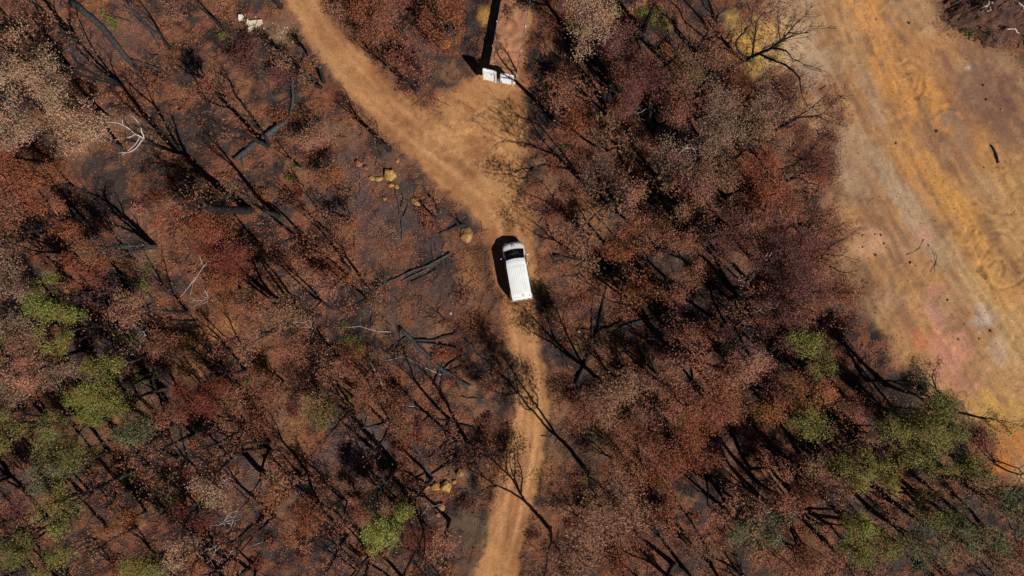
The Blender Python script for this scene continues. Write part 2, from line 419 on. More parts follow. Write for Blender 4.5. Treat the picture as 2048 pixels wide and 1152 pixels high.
def soil_colour(x, y):
    px, py, tr, cl, (d1, sg1, al1, hw1), wob, w2 = masks(x, y)
    n1 = fbm(x, y, 7.0, 4, 41); n2 = fbm(x, y, 1.7, 4, 42); n3 = fbm(x, y, 0.55, 3, 43)
    ash = C(68, 55, 49); dark = C(38, 31, 29); litter = C(128, 80, 55); tan = C(148, 104, 72)
    m = sstep(.40, .60, n2 * .55 + n3 * .30 + n1 * .30 - .07)[:, None]
    col = ash * (1 - m) + litter * m
    md = sstep(.48, .66, fbm(x, y, 1.1, 4, 44))[:, None] * .8
    col = col * (1 - md) + dark * md
    mt = sstep(.58, .74, fbm(x, y, 2.6, 4, 45))[:, None] * .55
    col = col * (1 - mt) + tan * mt
    # cleared ground
    ca, sa = math.cos(math.radians(-58)), math.sin(math.radians(-58))
    u = x * ca + y * sa; v = -x * sa + y * ca
    st = fbm(u / 7, v, 0.9, 4, 46); st2 = fbm(u / 9, v, .35, 3, 47)
    cb = C(150, 108, 74); co = C(188, 138, 86); cg = C(174, 140, 102)
    a = sstep(.38, .62, st)[:, None]; b = sstep(.45, .65, fbm(x, y, 3.0, 4, 48))[:, None]
    cc = cb * (1 - a * .6) + co * a * .6
    cc = cc * (1 - b * .4) + cg * b * .4
    cc = cc * (0.78 + 0.44 * st2)[:, None] * (.86 + .28 * fbm(u / 14, v, .16, 2, 62))[:, None] 
    cd = sstep(.56, .7, fbm(x, y, .8, 4, 49))[:, None] * .35
    cc = cc * (1 - cd) + C(112, 80, 58) * cd
    col = col * (1 - cl[:, None]) + cc * cl[:, None]
    # tracks
    ts = fbm(al1 / 8, sg1, .35, 3, 50)
    tc1 = C(180, 128, 80); tc2 = C(158, 106, 66); tc3 = C(190, 142, 98)
    a = sstep(.35, .65, fbm(x, y, 3.2, 4, 51))[:, None]
    tcol = tc2 * (1 - a) + tc1 * a
    r = (np.exp(-((np.abs(sg1) - .72) / .24) ** 2) * .42 * sstep(.4, .65, fbm(x, y, 4, 2, 52)))[:, None]
    tcol = tcol * (1 - r) + tc3 * r
    tcol = tcol * (0.80 + 0.40 * ts)[:, None] * (1 - .16 * np.exp(-(sg1 / .3) ** 2) * sstep(.4, .6, n2))[:, None]
    col = col * (1 - tr[:, None]) + tcol * tr[:, None]
    jd = np.exp(-(((px - 930) / 130) ** 2 + ((py - 260) / 75) ** 2)) * tr
    sw = fbm((px - 1010 + (py - 180) * .9) / S / 1.0, np.hypot(px - 1020, py - 140) / S, .45, 4, 58)
    js = (jd * sstep(.42, .66, sw) * .55)[:, None]
    col = col * (1 - js) + C(204, 154, 100) * js
    js = (jd * sstep(.56, .72, fbm(x, y, .9, 4, 59)) * .35)[:, None]
    col = col * (1 - js) + C(140, 96, 62) * js
    # soft dust beside the tracks
    du = (np.exp(-(np.maximum(d1 - hw1, 0) / .9)) * .38 * (1 - tr) * (1 - cl) * sstep(.35, .6, n2))[:, None]
    col = col * (1 - du) + C(158, 108, 68) * du
    nf = fbm(x, y, .5, 4, 64); st_ = fbm(u / 5, v, .6, 4, 57); stf = np.where(cl > .3, fbm(u / 12, v, .2, 3, 63), .5)
    for cx, cy, rx, ry, rot, rgb, amt in PATCH:
        sel = np.where((np.abs(px - cx) < 2 * max(rx, ry)) & (np.abs(py - cy) < 2 * max(rx, ry)))[0]
        if not len(sel): continue
        c_, s_ = math.cos(math.radians(rot)), math.sin(math.radians(rot))
        dx = px[sel] - cx; dy = py[sel] - cy
        # rotation leans the long (vertical) axis down to the right, as the haul road runs
        q = np.hypot((dx * c_ - dy * s_) / rx, (dx * s_ + dy * c_) / ry)
        q = q + (n2[sel] - .5) * 1.3 + (n3[sel] - .5) * .9 + wob[sel] * .2 + (st_[sel] - .5) * 1.2 * cl[sel]
        k = (1 - sstep(.35, 1.25, q)) * amt * (.72 + .5 * n3[sel]) * .92
        k = np.clip(k * (.55 + .9 * nf[sel]), 0, 1)
        k = (k * (1 - .9 * tr[sel] * (1 - cl[sel])))[:, None]
        col[sel] = col[sel] * (1 - k) + C(*rgb) * (np.array([.84, .88, 1.06]) if cx > 1480 and rgb[0] - rgb[2] > 105 else 1) * ((0.9 + .2 * n3[sel]) * (.8 + .4 * stf[sel]))[:, None] * k
    col = col * (1 + ruts(x, y)[1] * np.maximum(tr, cl) * .8)[:, None]
    return col


def axis(lim, step, far):
    a = list(np.arange(0, lim + step, step)); s = step
    while a[-1] < far:
        s *= 1.22; a.append(a[-1] + s)
    a = np.array(a)
    return np.concatenate([-a[:0:-1], a])


GX = axis(47.0, 0.135, 900); GY = axis(28.5, 0.135, 900)
_X, _Y = np.meshgrid(GX, GY)
_xf, _yf = _X.ravel(), _Y.ravel()
GH = relief(_xf, _yf)
gcol = soil_colour(_xf, _yf)
nx, ny = len(GX), len(GY)
ii = (np.arange(ny - 1)[:, None] * nx + np.arange(nx - 1)[None, :]).ravel()
gq = np.stack([ii, ii + 1, ii + 1 + nx, ii + nx], 1)
gme = mesh_arrays("ground", np.stack([_xf, _yf, GH], 1), gq, None, [M_GROUND], gcol, True)
ground = obj("ground", gme, kind='structure')
GHm = GH.reshape(ny, nx)


def ZG(x, y):
    x = np.asarray(x, float); y = np.asarray(y, float)
    i = np.clip(np.searchsorted(GX, x) - 1, 0, nx - 2); j = np.clip(np.searchsorted(GY, y) - 1, 0, ny - 2)
    fx = (x - GX[i]) / (GX[i + 1] - GX[i]); fy = (y - GY[j]) / (GY[j + 1] - GY[j])
    return (GHm[j, i] * (1 - fx) + GHm[j, i + 1] * fx) * (1 - fy) + (GHm[j + 1, i] * (1 - fx) + GHm[j + 1, i + 1] * fx) * fy


# ------------------------------------------------------------------ labels: every thing is told by its look and by the landmark it stands by
LAND = [(1034, 542, "the white van"), (1000, 160, "the trailer ramps"), (1030, 20, "the flat trailer deck"), (930, 290, "the track junction"),
        (765, 352, "the tan boulder heap"), (930, 470, "the big lone boulder by the track"), (510, 48, "the broken cream slab"),
        (260, 272, "the bleached branches"), (1530, 100, "the yellow sand patch"), (1960, 40, "the uprooted root heap"),
        (785, 1060, "the lime green tree"), (885, 965, "the sandstone heap"), (835, 540, "the two parallel charred logs"),
        (875, 715, "the long log with sawn end"), (1900, 710, "the pink clay patch"), (118, 615, "the bright green crown"),
        (255, 490, "the fan of grey stems"), (412, 810, "the deep red crown"), (1535, 1055, "the blue-green tree"),
        (1955, 1060, "the grey-green tree by the clearing"), (1380, 310, "the curved pale branches"), (1528, 525, "the straight pale branch"),
        (1000, 1120, "the track's bottom end"), (620, 30, "the track's top end"), (95, 190, "the broad tan crown"),
        (410, 950, "the rounded tan crown"), (1180, 20, "the tan crown beside the trailer"), (1610, 600, "the largest purple-brown crown"),
        (1182, 680, "the glossy black fallen trunk"), (525, 285, "the grey fallen trunk"), (210, 70, "the long ashy trunk"),
        (1740, 492, "the round pale soil patch"), (1830, 840, "the olive tree clump"), (1990, 510, "the ring of wheel marks"),
        (400, 672, "the bare yellow soil"), (1065, 800, "the narrow middle of the track"), (2030, 900, "the orange soil corner"),
        (325, 1120, "the olive crown at the bottom edge"), (20, 870, "the olive crown at the side edge"), (420, 480, "the deep rust crown"),
        (1320, 700, "the bare grey ash patch"), (700, 920, "the ash patch by the forked snag"), (1828, 680, "the orange soil spot")]
TODO = []        # (object, descriptor, image x, image y)


def later(o, desc, px, py):
    TODO.append((o, desc, px, py))


def flush_labels():
    dirs = {(1, 0): "right of", (-1, 0): "left of", (0, 1): "below", (0, -1): "above", (1, 1): "down-right of", (-1, 1): "down-left of",
            (1, -1): "up-right of", (-1, -1): "up-left of"}
    cells = {}
    opts = []
    for i, (o, desc, px, py) in enumerate(TODO):
        opts.append([])
        for L, (lx, ly, ln) in enumerate(LAND):
            dx, dy = px - lx, py - ly
            d = math.hypot(dx, dy)
            if d < 14: continue
            sx = 0 if abs(dx) < .41 * abs(dy) else (1 if dx > 0 else -1)
            sy = 0 if abs(dy) < .41 * abs(dx) else (1 if dy > 0 else -1)
            key = (desc, L, (sx, sy))
            cells.setdefault(key, []).append((d, i))
            opts[i].append((d, key))
    for k in cells: cells[k].sort()
    names = ["nearest", "second", "third", "fourth", "fifth", "sixth"]
    for i, (o, desc, px, py) in enumerate(TODO):
        best = None
        for d, key in opts[i]:
            r = [e[1] for e in cells[key]].index(i)
            if r > 5: continue
            sc = d * (1 + 1.2 * r)
            if best is None or sc < best[0]: best = (sc, r, key)
        sc, r, (de, L, dv) = best
        if r == 0: t = f"{desc}, nearest {dirs[dv]} {LAND[L][2]}"
        else: t = f"{desc}, {names[r]} {dirs[dv]} {LAND[L][2]}"
        o['label'] = t


# ------------------------------------------------------------------ trees
LEAFCOL = {
    'russet': (150, 92, 68), 'rust': (152, 84, 56), 'deep red': (122, 60, 44), 'tan': (180, 136, 106), 'pink-brown': (166, 110, 86),
    'purple-brown': (114, 68, 58), 'brown': (142, 100, 74), 'orange-brown': (156, 96, 58), 'olive': (128, 119, 58), 'bright green': (124, 124, 58),
    'lime green': (150, 152, 72), 'grey-green': (110, 107, 72), 'dull green': (112, 104, 54), 'dull tan': (148, 112, 90),
}


def leaf_quads(cent, L, W, rnd, flat=0.5, droop=0.0):
    """rhombic leaves round given centres: vertices, quads, tones"""
    n = len(cent)
    a = rnd.uniform(0, 2 * math.pi, n)
    tilt = rnd.normal(0, 0.55, n) - droop
    d = np.stack([np.cos(a) * np.cos(tilt), np.sin(a) * np.cos(tilt), np.sin(tilt)], 1)
    nr = rnd.normal(0, flat, (n, 3)); nr[:, 2] += 1.0
    s = np.cross(d, nr); s /= np.linalg.norm(s, axis=1, keepdims=True) + 1e-9
    ll = (L * rnd.uniform(.7, 1.3, n))[:, None]; ww = (W * rnd.uniform(.7, 1.3, n))[:, None]
    c = np.asarray(cent)
    V = np.stack([c - d * ll * .5 - s * ww * .3, c + d * ll * .5 - s * ww * .2, c + s * ww * .7 - d * ll * .1], 1).reshape(-1, 3)
    Q = np.arange(n * 3).reshape(-1, 3)
    t = np.clip(rnd.normal(1.0, .2, n), .5, 1.6)
    tone = np.stack([t * rnd.normal(1, .05, n), t * rnd.normal(1, .05, n), t * rnd.normal(1, .07, n)], 1)
    return V, Q, np.repeat(tone, 3, axis=0)


def unit(v):
    return v / (np.linalg.norm(v) + 1e-9)


class Skeleton:
    def __init__(self, rnd, maxlev, spread, up=0.12, wob=0.11, twig=0.6):
        self.r = rnd; self.maxlev = maxlev; self.spread = spread; self.up = up; self.wob = wob; self.twig = twig
        self.br = []; self.tips = []

    def grow(self, p, d, L, rad, lev):
        r = self.r
        n = 4 if lev < 2 else 3
        pts = [p]; dd = d
        for i in range(n):
            dd = unit(dd + r.normal(0, self.wob, 3) + np.array([0, 0, self.up]))
            pts.append(pts[-1] + dd * L / n)
        pts = np.array(pts)
        re = rad * (.68 if lev < self.maxlev else .35)
        self.br.append((pts, np.linspace(rad, re, n + 1), lev))
        if lev >= self.maxlev:
            self.tips.append(pts[-1]); self.tips.append(pts[-2]); return
        k = 2 if r.random() < .62 else 3
        ph = r.uniform(0, 6.28)
        for i in range(k):
            self.grow(pts[-1], self.bend(dd, r.uniform(.28, .75) * self.spread, ph + i * 6.283 / k + r.normal(0, .3)),
                      L * r.uniform(.58, .86), re * r.uniform(.62, .86), lev + 1)
        for i in range(1, n):
            if r.random() < self.twig * (.45 if lev == 0 else 1):
                l2 = max(lev + 2, self.maxlev - 1)
                if l2 <= self.maxlev + 0:
                    self.grow(pts[i], self.bend(dd, r.uniform(.5, 1.0) * self.spread, r.uniform(0, 6.28)), L * r.uniform(.35, .6), rad * .4, l2)

    def bend(self, d, ang, roll):
        ref = np.array([0, 0, 1.0]) if abs(d[2]) < .9 else np.array([1.0, 0, 0])
        u = unit(np.cross(d, ref)); w = np.cross(d, u)
        return unit(d * math.cos(ang) + (u * math.cos(roll) + w * math.sin(roll)) * math.sin(ang))


NTREE = [0]
GREENS = ('olive', 'bright green', 'lime green', 'grey-green', 'dull green')


def tree(name, cat, desc, group, bx, by, h, R=None, r0=0.12, stems=1, fork=.42, spread=.8, lean=(0, 0), levels=3, leaf=None, nleaf=0,
         leafL=.17, leafW=.075, clump=.3, bark=None, seed=None, label=None, twig=.6, ipx=None, up=.12, limbmat=None, forks=None):
    NTREE[0] += 1
    rnd = np.random.default_rng(seed if seed is not None else 1000 + NTREE[0])
    bark = bark or M_CHAR
    z0 = float(ZG(bx, by))
    root = empty(name, (bx, by, z0))
    limbs_all = []; tips_all = []
    per = []
    for s in range(stems):
        a = rnd.uniform(0, 6.28) if s == 0 else a + 6.283 / stems + rnd.normal(0, .3)
        off = np.array([math.cos(a), math.sin(a), 0]) * (0 if stems == 1 else r0 * 1.3)
        tl = np.array([math.cos(a), math.sin(a), 0]) * (0.04 if stems == 1 else rnd.uniform(.10, .3))
        d = unit(np.array([lean[0], lean[1], 1.0]) + tl)
        fh = h * fork * rnd.uniform(.85, 1.15)
        hs = h * (1 if s == 0 else rnd.uniform(.75, 1.0))
        pts = [off + np.array([0, 0, -.25])]; n = 5; dd = d
        for i in range(n):
            dd = unit(dd + rnd.normal(0, .05, 3) * [1, 1, 0])
            pts.append(pts[-1] + dd * (fh + .25) / n)
        pts = np.array(pts)
        rs = r0 * (1 if s == 0 else .8)
        rad = np.linspace(rs, rs * .62, n + 1); rad[0] *= 1.35
        k = forks or (2 if rnd.random() < .6 else 3)
        ph = rnd.uniform(0, 6.28)
        sk = []
        for i in range(k):
            S_ = Skeleton(rnd, levels - 1, spread, up=up, twig=twig)
            S_.grow(pts[-1], S_.bend(dd, rnd.uniform(.22, .55) * spread, ph + 6.283 * i / k + rnd.normal(0, .25)),
                    (hs - fh) * rnd.uniform(.40, .52), rs * .62 * rnd.uniform(.6, .85), 0)
            sk.append(S_)
        per.append((pts, rad, sk)); tips_all += [t for S_ in sk for t in S_.tips]
    tips = np.array(tips_all)
    # fit the crown to the wanted height and radius
    fz0 = h * fork
    zt = np.quantile(tips[:, 2], .95)
    kz = np.clip((h - fz0) / max(zt - fz0, .1), .5, 1.8)
    axis_xy = np.array([lean[0], lean[1]])
    rr = np.quantile(np.hypot(tips[:, 0] - lean[0] * tips[:, 2], tips[:, 1] - lean[1] * tips[:, 2]), .85)
    kr = np.clip(R / max(rr, .05), .45, 2.6) if R else 1.0

    def fit(P, p0):
        Q_ = P.copy()
        base = p0
        Q_[:, 2] = base[2] + (P[:, 2] - base[2]) * kz
        lx = lean[0] * (Q_[:, 2] - base[2]); ly = lean[1] * (Q_[:, 2] - base[2])
        Q_[:, 0] = base[0] + (P[:, 0] - base[0] - lx) * kr + lx
        Q_[:, 1] = base[1] + (P[:, 1] - base[1] - ly) * kr + ly
        return Q_
    cents = []
    for pts, rad, sk in per:
        mb = MB(); mb.tube(pts, rad, 8)
        obj("trunk", mb.mesh("trunk", [bark], True), root)
        for S_ in sk:
            mb = MB()
            for bp, br, lev in S_.br:
                mb.tube(fit(bp, pts[-1]), np.maximum(br, .017), 6 if lev == 0 else (5 if lev == 1 else 3), cap=False)
            obj("limb", mb.mesh("limb", [limbmat or bark], True), root)
            cents.append(fit(np.array(S_.tips), pts[-1]))
    if nleaf:
        ct = np.concatenate(cents)
        # uneven clumps: some twigs bare, some full
        wgt = rnd.gamma(.62, 1.0, len(ct)); wgt /= wgt.sum()
        idx = rnd.choice(len(ct), nleaf, p=wgt)
        off = rnd.normal(0, 1, (nleaf, 3)) * [clump, clump, clump * .6]
        V, Q, T = leaf_quads(ct[idx] + off, leafL, leafW, rnd, .55, .15)
        hue = np.stack([rnd.normal(1, .07, len(ct)), rnd.normal(1, .06, len(ct)), rnd.normal(1, .08, len(ct))], 1) * rnd.normal(1, .16, len(ct))[:, None]
        odd = rnd.random(len(ct)) < (.16 if leaf in GREENS else .07)           # scorched twigs in a green crown, new shoots in a dead one
        hue[odd] *= np.array([1.05, .72, .75]) if leaf in GREENS else np.array([.80, 1.06, .85])
        T = T * np.repeat(np.clip(hue, .5, 1.5)[idx], 3, axis=0)
        V[:, 2] = np.maximum(V[:, 2], .06)
        lc = obj("crown", mesh_arrays("crown", V, Q, None, [M_LEAF], T), root)
        lc.color = (*(C(*LEAFCOL[leaf], k=K * 1.08) * [.97, 1, .97]), 1)
    root['category'] = cat
    if group: root['group'] = group
    if label: root['label'] = label
    else:
        q = ipx or PX(bx, by, 0)
        later(root, desc, *q)
    return root


def size_word(r):
    return "small" if r < 30 else ("mid-sized" if r < 50 else "large")


# trees known by the crown the photograph shows: x, y, radius (px), height (m), colour, density
CROWNS = [
    (92, 180, 78, 8.5, 'tan', 1.0), (150, 262, 52, 7, 'tan', .9), (40, 255, 45, 7, 'tan', .8), (55, 352, 52, 6, 'rust', .9), (20, 305, 36, 6, 'rust', .8),
    (492, 108, 40, 3.5, 'purple-brown', .8), (560, 148, 34, 2.6, 'purple-brown', .6), (622, 272, 34, 3.5, 'pink-brown', .7), (652, 352, 28, 3, 'orange-brown', .7),
    (795, 38, 55, 5, 'russet', .9), (868, 62, 42, 4.5, 'rust', .8), (826, 128, 46, 4, 'russet', .9), (752, 62, 40, 4.5, 'russet', .8), (905, 18, 40, 5, 'rust', .7),
    (735, 15, 40, 5, 'rust', .8), (1182, 18, 72, 9, 'tan', 1.1), (1240, 95, 52, 7, 'purple-brown', .7), (1150, 250, 36, 3.4, 'rust', .9), (1142, 190, 34, 3, 'russet', .7),
    (1300, 180, 55, 8, 'purple-brown', .7), (1134, 140, 32, 2.6, 'russet', .6), (1230, 180, 44, 6, 'russet', .7), (1390, 130, 50, 7, 'brown', .7), (1350, 215, 44, 7, 'russet', .6),
    (1430, 205, 44, 6, 'dull tan', .7), (1540, 222, 46, 6, 'dull tan', .7), (1455, 268, 46, 6, 'dull tan', .8), (1505, 300, 52, 6, 'brown', .9), (1412, 290, 40, 6, 'dull tan', .9),
    (1610, 318, 56, 6, 'purple-brown', .9), (1500, 372, 60, 7, 'rust', 1.0), (1575, 398, 50, 6, 'russet', .9), (1420, 345, 45, 6, 'brown', .7), (1390, 400, 45, 6, 'pink-brown', .7),
    (1340, 330, 40, 6, 'dull tan', .6), (1452, 150, 34, 3.5, 'russet', .7), (1490, 172, 28, 2.6, 'orange-brown', .6),
    (405, 470, 66, 6.5, 'rust', 1.1), (470, 515, 54, 6, 'deep red', .9), (450, 570, 40, 4, 'orange-brown', .8), (205, 512, 36, 5, 'orange-brown', .9), (185, 552, 40, 5, 'rust', .8),
    (90, 432, 42, 6, 'rust', .7), (30, 420, 40, 6, 'russet', .7), (118, 612, 50, 8, 'bright green', 1.2), (128, 655, 36, 7.5, 'olive', 1.0), (35, 640, 48, 7, 'dull tan', .9),
    (18, 655, 30, 7, 'bright green', .7), (40, 560, 44, 7, 'dull tan', .8), (250, 622, 36, 4.5, 'pink-brown', 1.0), (208, 725, 44, 7, 'olive', 1.1), (205, 765, 36, 7, 'olive', .9),
    (60, 715, 52, 7.5, 'pink-brown', .8), (110, 735, 40, 6, 'dull tan', .7), (40, 770, 40, 7, 'dull tan', .8), (600, 692, 36, 4, 'russet', .7), (690, 440, 34, 3.5, 'russet', .7),
    (330, 690, 38, 3, 'russet', .7), (655, 570, 34, 4, 'pink-brown', .6),
    (1300, 582, 42, 4.5, 'orange-brown', .9), (1365, 560, 40, 5, 'russet', .7), (1290, 442, 42, 5, 'russet', .8), (1225, 480, 38, 5, 'rust', .7), (1255, 395, 34, 5, 'pink-brown', .6),
    (1340, 490, 40, 6, 'russet', .6), (1612, 605, 82, 9, 'purple-brown', 1.1), (1520, 575, 66, 8, 'purple-brown', 1.0), (1565, 510, 58, 7.5, 'purple-brown', .9), (1440, 480, 58, 7.5, 'purple-brown', .8),
    (1500, 445, 56, 7, 'russet', .9), (1625, 520, 44, 6, 'russet', .8), (1650, 440, 40, 5, 'russet', .7), (1680, 590, 38, 6, 'russet', .8),
    (1420, 735, 74, 7, 'pink-brown', 1.1), (1375, 675, 46, 6, 'russet', .8), (1465, 790, 56, 6, 'russet', 1.0), (1395, 820, 56, 6, 'rust', .9), (1365, 900, 50, 5.5, 'rust', .9),
    (1608, 692, 34, 7, 'olive', .8), (1645, 712, 30, 7, 'dull green', .6), (1340, 780, 42, 5, 'pink-brown', .7),
    (20, 868, 56, 9, 'olive', 1.2), (165, 792, 26, 7, 'bright green', 1.0), (192, 822, 24, 7, 'bright green', .9), (248, 800, 36, 7, 'olive', 1.0), (272, 846, 42, 7, 'grey-green', .9),
    (118, 865, 42, 7.5, 'dull green', 1.0), (160, 900, 38, 7, 'dull green', .8), (108, 945, 46, 8, 'grey-green', 1.0), (128, 1008, 46, 8, 'olive', .8), (412, 808, 46, 6, 'deep red', 1.2),
    (412, 948, 52, 5.5, 'tan', 1.0), (235, 1058, 42, 5, 'orange-brown', 1.0), (368, 1085, 36, 5, 'tan', .8), (325, 1118, 56, 6.5, 'olive', 1.2), (15, 1100, 46, 8, 'dull green', 1.0),
    (130, 1120, 42, 7, 'olive', .8), (385, 1040, 36, 4, 'deep red', .8), (45, 1040, 46, 8, 'purple-brown', .6), (330, 830, 36, 5, 'russet', .7), (470, 800, 40, 4, 'russet', .7),
    (785, 1058, 46, 5.5, 'lime green', 1.3), (752, 1076, 30, 5, 'lime green', 1.0), (800, 1020, 26, 5, 'olive', .9), (752, 1005, 28, 4, 'grey-green', .8), (640, 820, 44, 4, 'olive', .5),
    (655, 770, 40, 4, 'pink-brown', .6), (852, 1082, 42, 4, 'deep red', .8), (560, 1000, 40, 5, 'orange-brown', .6), (620, 1035, 36, 4.5, 'rust', .7), (500, 850, 38, 3.5, 'russet', .6), (455, 800, 34, 4, 'pink-brown', .6),
    (540, 770, 38, 4, 'russet', .6), (740, 790, 42, 4, 'russet', .6), (800, 840, 36, 3, 'russet', .6),
    (1795, 830, 54, 9, 'olive', 1.0), (1852, 842, 52, 9, 'olive', 1.1), (1900, 890, 52, 9, 'dull green', 1.1), (1945, 922, 38, 8, 'bright green', .9), (1872, 795, 34, 8, 'dull green', .9),
    (1800, 778, 26, 7, 'grey-green', .9), (1680, 896, 44, 7, 'olive', 1.1), (1655, 925, 28, 6, 'olive', .8), (1762, 960, 40, 7, 'olive', .9), (1850, 1000, 46, 8, 'dull green', .9), (1810, 905, 40, 8, 'olive', .8),
    (1520, 1052, 56, 7, 'grey-green', 1.2), (1545, 1010, 32, 7, 'grey-green', .8), (1955, 1050, 68, 9, 'grey-green', 1.1), (1985, 1000, 40, 9, 'grey-green', .9), (1838, 1078, 42, 8, 'grey-green', .9),
    (1580, 800, 56, 8, 'orange-brown', 1.2), (1605, 852, 40, 7.4, 'olive', 1.0), (1700, 800, 34, 6, 'russet', .6), (1990, 845, 36, 5, 'olive', .35), (1620, 960, 40, 5, 'russet', .8),
    (1690, 1078, 52, 8.2, 'olive', 1.2), (1750, 1075, 36, 7, 'olive', 1.0), (1640, 1095, 40, 8, 'russet', 1.1), (1600, 1120, 44, 5, 'pink-brown', .8), (1700, 950, 34, 4, 'brown', .6),
    (1760, 870, 34, 7, 'brown', .6), (1990, 1120, 46, 8, 'brown', .7), (2035, 1090, 40, 7, 'russet', .7), (1930, 970, 36, 8, 'brown', .6), (1290, 880, 50, 4.5, 'russet', .8), (1240, 930, 44, 4, 'russet', .7),
    (1300, 960, 44, 4.5, 'rust', .7), (1180, 1060, 42, 3.5, 'pink-brown', .6), (1260, 1060, 46, 4, 'russet', .7), (1330, 1040, 40, 4.5, 'russet', .6), (1400, 1110, 44, 5, 'brown', .6),
    (1240, 1130, 40, 3.5, 'rust', .6), (1170, 830, 34, 3, 'russet', .5),
]
GREENS = ('olive', 'bright green', 'lime green', 'grey-green', 'dull green')
LABEL_AT = {(92, 180): "broad tan scorched crown, largest tan tree near the bleached branches",
            (118, 612): "bright green leafy tree beside dull tan crowns, above two olive crowns",
            (412, 808): "deep red crown, dark and compact, at the tip of the thickest trunk shadow",
            (412, 948): "rounded pale tan crown on bare ash beside the thickest trunk shadow",
            (785, 1058): "lime green tree, the brightest green crown of all, beside the sandstone heap",
            (1520, 1052): "blue-green leafy tree standing alone among black shadows below the russet crowns",
            (1955, 1050): "large grey-green tree below the orange soil at the clearing's edge",
            (1612, 605): "largest purple-brown scorched crown, beside the bare clearing with the round pale soil patch",
            (1182, 18): "large tan crown beside the flat trailer deck at the top edge",
            (405, 470): "large deep rust crown between the fan of grey stems and black shadows",
            (20, 868): "olive crown cut by the side edge, above bare grey ash",
            (325, 1118): "olive crown at the bottom edge, broad and yellowish"}
for cx, cy, rp, h, colr, den in CROWNS:
    if h >= 5 and rp >= 34: h = h * 1.22
    zc = h * .74
    bx, by = G(cx, cy, zc)
    R = rp / S * (H - zc) / H
    nl = int(np.clip(150 * R * R * den + 500 * den, 300, 2600) * (5.4 if h >= 6.5 else 4.2))
    green = colr in GREENS
    nl = int(nl * (.75 if green else .88))
    big = h >= 5
    desc = f"{size_word(rp)} {colr} {'leafy tree' if green else 'scorched tree'}"
    tree("green_tree" if green else "scorched_tree", "tree", desc,
         "living green trees among the burnt bush" if green else "scorched trees with dead leaves",
         bx, by, h, R=R * (.78 if green else .88), r0=.07 + .013 * h, stems=1 if big or rp < 36 else 2, fork=.42 if big else .22, spread=1.1, levels=4, leaf=colr, nleaf=nl,
         leafL=.125, leafW=.064, clump=(.19 if green else .24) + .035 * R, bark=M_BARKB if colr in ('tan', 'dull tan', 'olive') else M_CHAR, twig=.75, ipx=(cx, cy),
         label=LABEL_AT.get((cx, cy)))

